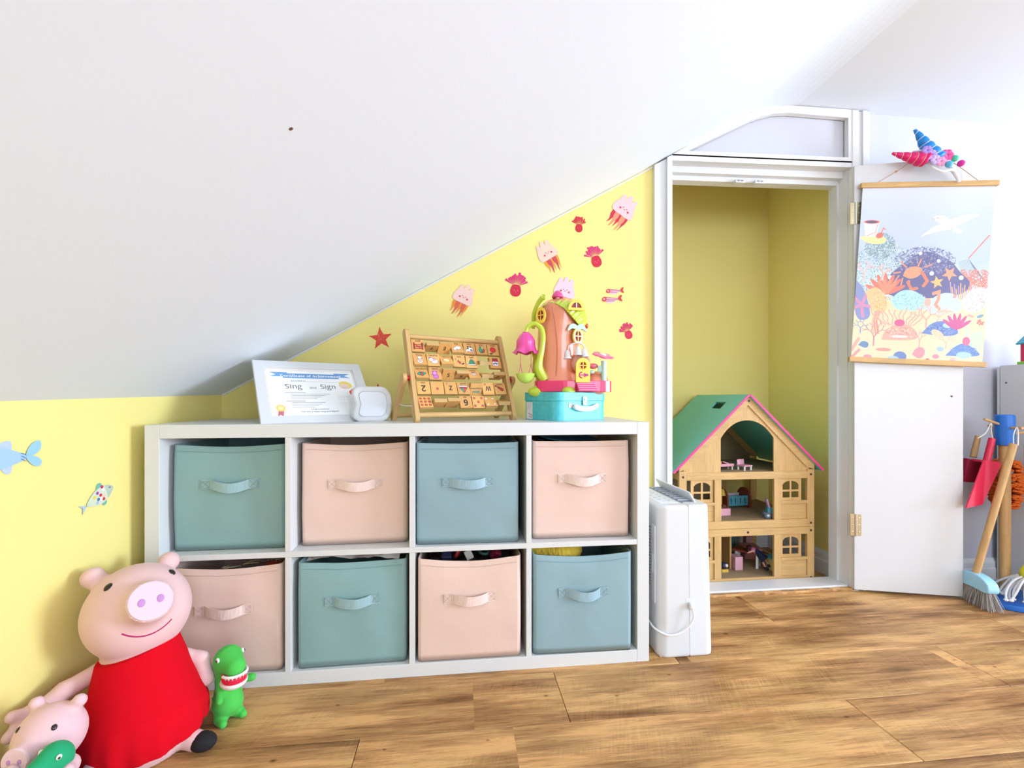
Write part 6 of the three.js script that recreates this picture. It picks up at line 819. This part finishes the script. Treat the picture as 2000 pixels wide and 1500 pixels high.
// ---------------------------------------------------------------- plush toys by the knee wall
{
  const plush = (c, sh = 0.5) => M(c, 0.9, { sheen: sh, sheenColor: new THREE.Color(1, 0.95, 0.95), sheenRoughness: 0.6 });
  const add = (a, b, s = 1) => [a[0] + b[0] * s, a[1] + b[1] * s, a[2] + b[2] * s], nrm = (a) => { const l = Math.hypot(...a); return a.map((x) => x / l); };
  const floorCut = (f, base) => (x, y, z) => Math.max(f(x, y, z), base - y);
  function face(t, C, r, a, pink, deep, k) {                      // snout, eyes, ears and smile set evenly round the direction the head looks in
    a = nrm(a); const u = nrm(add([0, 1, 0], a, -a[1])), l = nrm([u[1] * a[2] - u[2] * a[1], u[2] * a[0] - u[0] * a[2], u[0] * a[1] - u[1] * a[0]]), dir = (p, q, s) => nrm(add(add([a[0] * p, a[1] * p, a[2] * p], u, q), l, s));
    const on = (p, q, s, off = 0) => add(C, dir(p, q, s), r + off), q4 = new THREE.Quaternion(), stickOn = (g, pos, d) => g.applyQuaternion(q4.setFromUnitVectors(new THREE.Vector3(0, 0, 1), new THREE.Vector3(...d))).translate(...pos);
    for (const s of [-1, 1]) {
      const e = part('eye', stickOn(ball(r * 0.085, 0, 0, 0, 1, 1.15, 0.6, 18), on(0.62, 0.6, s * 0.58, -r * 0.005), dir(0.62, 0.6, s * 0.58)), M('#2a1d1c', 0.2), t, 'dark bead eye');
    }
    const N = add(C, a, r * 1.33); part('snout_pad', stickOn(new THREE.CylinderGeometry(r * 0.38, r * 0.41, r * 0.06, 36).rotateX(Math.PI / 2), add(N, a, r * 0.0), a), pink, t);
    for (const s of [-1, 1]) part('nostril', stickOn(ball(r * 0.075, 0, 0, 0, 0.9, 1.1, 0.25, 14), add(add(N, a, r * 0.03), l, s * r * 0.16), a), M('#c08ac0', 0.8), t, 'lilac nostril');
    const sm = []; for (let i = 0; i <= 20; i++) { const s = i / 10 - 1; sm.push(on(0.86, -0.68 + 0.2 * s * s, s * 0.46, -0.0005)); } part('smile', tube(sm, r * 0.02, 40, 6), M('#b3125c', 0.7), t, 'stitched magenta smile');
    return { dir, on, l, u, a };
  }
  const headField = (C, r, a) => { a = nrm(a); const sn = sdBone(add(C, a, r * 0.6), add(C, a, r * 1.3), r * 0.44, r * 0.42), cut = (x, y, z) => (x - C[0]) * a[0] + (y - C[1]) * a[1] + (z - C[2]) * a[2] - r * 1.34; return blend([sdBall(C, [r, r * 1.02, r]), (x, y, z) => Math.max(sn(x, y, z), cut(x, y, z))], r * 0.22); };
  const ears = (C, r, a) => { a = nrm(a); const u = nrm(add([0, 1, 0], a, -a[1])), l = nrm([u[1] * a[2] - u[2] * a[1], u[2] * a[0] - u[0] * a[2], u[0] * a[1] - u[1] * a[0]]); return [-1, 1].map((s) => { const d = nrm(add(add(u, a, -0.25), l, s * 0.72)); return sdBone(add(C, d, r * 0.9), add(C, d, r * 1.22), r * 0.17, r * 0.23); }); };
  // large pig in a red dress
  {
    const O = [0.12, 0, 0.2], w = (p) => [p[0] - O[0], p[1] - O[1], p[2] - O[2]], t = thing('plush_pig', 'large pink plush pig in a red dress sitting against the shelf unit', 'plush toy', O);
    const C = w([0.094, 0.308, 0.165]), r = 0.108, a = [0.60, 0.42, 0.66], pink = plush(new THREE.Color(0.80, 0.52, 0.50));
    const f = blend([headField(C, r, a), ...ears(C, r, a), sdBone(w([0.095, 0.22, 0.165]), w([0.138, 0.075, 0.208]), 0.07, 0.112),
      sdBone(w([0.035, 0.185, 0.195]), w([-0.004, 0.172, 0.25]), 0.021, 0.018), sdBone(w([-0.004, 0.172, 0.25]), w([-0.022, 0.160, 0.305]), 0.018, 0.016), sdBone(w([-0.022, 0.160, 0.305]), w([-0.036, 0.174, 0.335]), 0.015, 0.012), sdBone(w([-0.022, 0.160, 0.305]), w([-0.034, 0.138, 0.345]), 0.015, 0.012),
      sdBone(w([0.165, 0.185, 0.14]), w([0.222, 0.163, 0.135]), 0.018, 0.017), sdBone(w([0.222, 0.163, 0.135]), w([0.24, 0.118, 0.145]), 0.017, 0.018),
      sdBone(w([0.1, 0.04, 0.28]), w([0.105, 0.026, 0.345]), 0.024, 0.022), sdBone(w([0.19, 0.04, 0.22]), w([0.262, 0.024, 0.232]), 0.024, 0.022)], 0.012);
    part('body', skin(floorCut(f, 0.001), w([-0.07, -0.01, 0.02]), w([0.3, 0.47, 0.38]), 0.006), pink, t);
    const dr = sdBone(w([0.097, 0.232, 0.166]), w([0.14, 0.078, 0.21]), 0.078, 0.122), wv = (x, z) => { const an = Math.atan2(z - (0.21 - O[2]), x - (0.14 - O[0])); return 0.0035 * Math.sin(an * 9) + 0.0022 * Math.sin(an * 17 + 1); };
    const hem = (x) => 0.028 + 0.12 * (x + O[0] - 0.14);
    part('dress', skin((x, y, z) => { const k = clamp((0.13 - y) / 0.1, 0, 1); return Math.max(dr(x, y, z) - wv(x, z) * k - 0.004 * k, hem(x) - y, y - 0.225 - 0.25 * (x + O[0] - 0.1)); }, w([-0.02, 0.0, 0.04]), w([0.31, 0.3, 0.37]), 0.005), M(new THREE.Color(0.66, 0.003, 0.012), 1, { specularIntensity: 0.25 }), t, 'plain red velour dress');
    const F = face(t, C, r, a, plush(new THREE.Color(0.80, 0.56, 0.60)), new THREE.Color(0.82, 0.46, 0.36), 1);
    for (const p of [[0.107, 0.024, 0.358], [0.278, 0.023, 0.235]]) part('shoe', ball(0.025, ...w(p), p[0] > 0.2 ? 1.2 : 1, 0.85, p[0] > 0.2 ? 0.9 : 1.2, 20), M('#131216', 0.85), t, 'black fabric shoe');
  }
  // smaller pig in blue
  {
    const O = [0.055, 0, 0.37], w = (p) => [p[0] - O[0], p[1], p[2] - O[2]], t = thing('plush_pig', 'smaller pink plush pig in a grey-blue top slumped beside the red-dressed one', 'plush toy', O);
    const C = w([0.072, 0.162, 0.38]), r = 0.056, a = [0.0, 0.06, 0.99], pink = plush(new THREE.Color(0.78, 0.50, 0.52));
    const f = blend([headField(C, r, a), ...ears(C, r, a), sdBone(w([0.06, 0.12, 0.37]), w([0.05, 0.055, 0.372]), 0.034, 0.046), sdBone(w([0.065, 0.03, 0.39]), w([0.145, 0.027, 0.456]), 0.026, 0.0245), sdBone(w([0.09, 0.115, 0.39]), w([0.15, 0.142, 0.44]), 0.015, 0.015), sdBone(w([0.15, 0.142, 0.44]), w([0.166, 0.15, 0.462]), 0.014, 0.010), sdBone(w([0.15, 0.142, 0.44]), w([0.162, 0.132, 0.464]), 0.013, 0.009)], 0.010);
    part('body', skin(floorCut(f, 0.001), w([-0.06, -0.01, 0.29]), w([0.2, 0.3, 0.5]), 0.005), pink, t);
    part('top', skin((x, y, z) => Math.max(sdBone(w([0.06, 0.125, 0.37]), w([0.05, 0.055, 0.372]), 0.039, 0.050)(x, y, z), 0.002 - y, y - 0.135), w([-0.02, -0.01, 0.3]), w([0.13, 0.2, 0.45]), 0.005), plush(new THREE.Color(0.20, 0.27, 0.42)), t, 'grey-blue top');
    face(t, C, r, a, plush(new THREE.Color(0.80, 0.55, 0.58)), new THREE.Color(0.80, 0.50, 0.46), 2);
  }
  // little pink toy at the very corner
  {
    const O = [0.035, 0, 0.462], w = (p) => [p[0] - O[0], p[1], p[2] - O[2]], t = thing('plush_mouse', 'tiny pale pink plush with rounded ears in front of the smaller pig', 'plush toy', O);
    const C = w([0.045, 0.112, 0.462]), f = blend([sdBall(C, [0.036, 0.034, 0.034]), sdBone(add(C, [-0.012, 0.026, 0]), add(C, [-0.022, 0.05, 0.004]), 0.012, 0.015), sdBone(add(C, [0.016, 0.024, 0]), add(C, [0.03, 0.042, 0.004]), 0.011, 0.013), sdBone(w([0.04, 0.085, 0.462]), w([0.035, 0.036, 0.462]), 0.026, 0.034)], 0.008);
    part('body', skin(floorCut(f, 0.001), w([-0.02, -0.01, 0.41]), w([0.11, 0.2, 0.51]), 0.004), plush(new THREE.Color(0.82, 0.60, 0.62)), t);
    for (const s of [-1, 1]) part('eye', ball(0.004, C[0] + s * 0.013, C[1] + 0.008, C[2] + 0.0335), M('#2a1a1a', 0.3), t); part('collar', new THREE.TorusGeometry(0.026, 0.006, 8, 24).rotateX(Math.PI / 2).translate(0.006, 0.083, 0), plush('#e0b427'), t, 'yellow collar');
  }
  // dinosaurs
  function dino(name, label, O, turn, s, green, mouthOpen) {
    const t = thing(name, label, 'plush toy', O, turn), k = (p) => p.map((x) => x * s), B = (a, b, ra, rb) => sdBone(k(a), k(b), ra * s, rb * s);
    const f = blend([B([0, 0.045, 0], [0, 0.095, -0.004], 0.036, 0.026), B([0, 0.11, -0.004], [0, 0.145, 0.0], 0.026, 0.032), B([0, 0.156, 0.004], [0, 0.148, 0.040], 0.033, 0.024), B([0.014, 0.024, 0.0], [0.020, 0.012, 0.006], 0.015, 0.013), B([-0.014, 0.024, 0.0], [-0.020, 0.012, 0.006], 0.015, 0.013), B([0.02, 0.012, 0.006], [0.024, 0.010, 0.028], 0.012, 0.010), B([-0.02, 0.012, 0.006], [-0.024, 0.010, 0.028], 0.012, 0.010), B([0.022, 0.092, 0.008], [0.046, 0.095, 0.03], 0.009, 0.010), B([-0.022, 0.092, 0.008], [-0.034, 0.074, 0.034], 0.009, 0.008), B([0, 0.035, -0.025], [0, 0.018, -0.06], 0.022, 0.010), B([0, 0.018, -0.06], [0, 0.022, -0.085], 0.010, 0.004)], 0.010 * s);
    part('body', skin(floorCut(f, 0.0006), k([-0.06, -0.004, -0.1]), k([0.07, 0.21, 0.08]), 0.0038 * s), plush(green), t);
    if (mouthOpen) {
      part('jaw', skin((x, y, z) => Math.max(sdBall(k([0, 0.112, 0.034]), k([0.031, 0.019, 0.032]))(x, y, z), y - 0.114 * s), k([-0.04, 0.09, -0.01]), k([0.04, 0.145, 0.075]), 0.002 * s), M('#f0ece4', 0.8), t, 'white felt jaw');
      part('mouth', skin((x, y, z) => Math.max(sdBall(k([0, 0.125, 0.0355]), k([0.028, 0.03, 0.0305]))(x, y, z), y - 0.134 * s), k([-0.035, 0.098, -0.005]), k([0.035, 0.145, 0.075]), 0.002 * s), M(new THREE.Color(0.72, 0.01, 0.05), 0.8), t, 'red felt mouth');
      const teeth = []; for (let i = 0; i < 9; i++) { const a = -1.25 + i / 8 * 2.5; teeth.push(new THREE.ConeGeometry(0.004 * s, 0.009 * s, 6).rotateX(Math.PI).translate(0.027 * s * Math.sin(a), 0.130 * s, (0.0385 + 0.0275 * Math.cos(a)) * s)); } part('teeth', merge(teeth), M('#f6f2ea', 0.8), t, 'white felt teeth');
      part('lip', new THREE.TorusGeometry(0.0275 * s, 0.0036 * s, 8, 30, Math.PI).rotateX(-Math.PI / 2).rotateY(Math.PI).translate(0, 0.134 * s, 0.037 * s), M('#f0ece4', 0.8), t);
    } else part('teeth', rbox(0.03 * s, 0.006 * s, 0.012 * s, 0.002, 0, 0.128 * s, 0.04 * s), M('#f2efe2', 0.8), t, 'row of white teeth');
    for (const q of [-1, 1]) { const e = part('eye', ball(0.0062 * s, q * 0.0295 * s, 0.168 * s, 0.014 * s, 0.6, 1, 1, 14), M('#f6f3ea', 0.6), t); part('pupil', ball(0.003 * s, q * 0.0335 * s, 0.168 * s, 0.016 * s, 0.5, 1, 1, 10), M('#1d1a1a', 0.4), e); }
    if (!mouthOpen) for (let i = 0; i < 4; i++) part('spike', new THREE.ConeGeometry(0.006 * s, 0.014 * s, 8).rotateX(-0.8).translate(0, (0.04 - i * 0.006) * s, (-0.045 - i * 0.012) * s), M('#e9edd8', 0.8), t, 'pale back spike');
    return t;
  }
  dino('plush_dinosaur', 'bright green plush dinosaur with an open red mouth standing beside the red dress', [0.281, 0, 0.125], 0.85, 1.0, new THREE.Color(0.07, 0.52, 0.07), true);
  const d2 = dino('plush_dinosaur', 'darker green plush dinosaur tucked in the arm of the smaller pig', [0.14, 0.052, 0.452], -0.35, 0.76, new THREE.Color(0.01, 0.34, 0.14), false);
}
renderer.render(scene, camera);
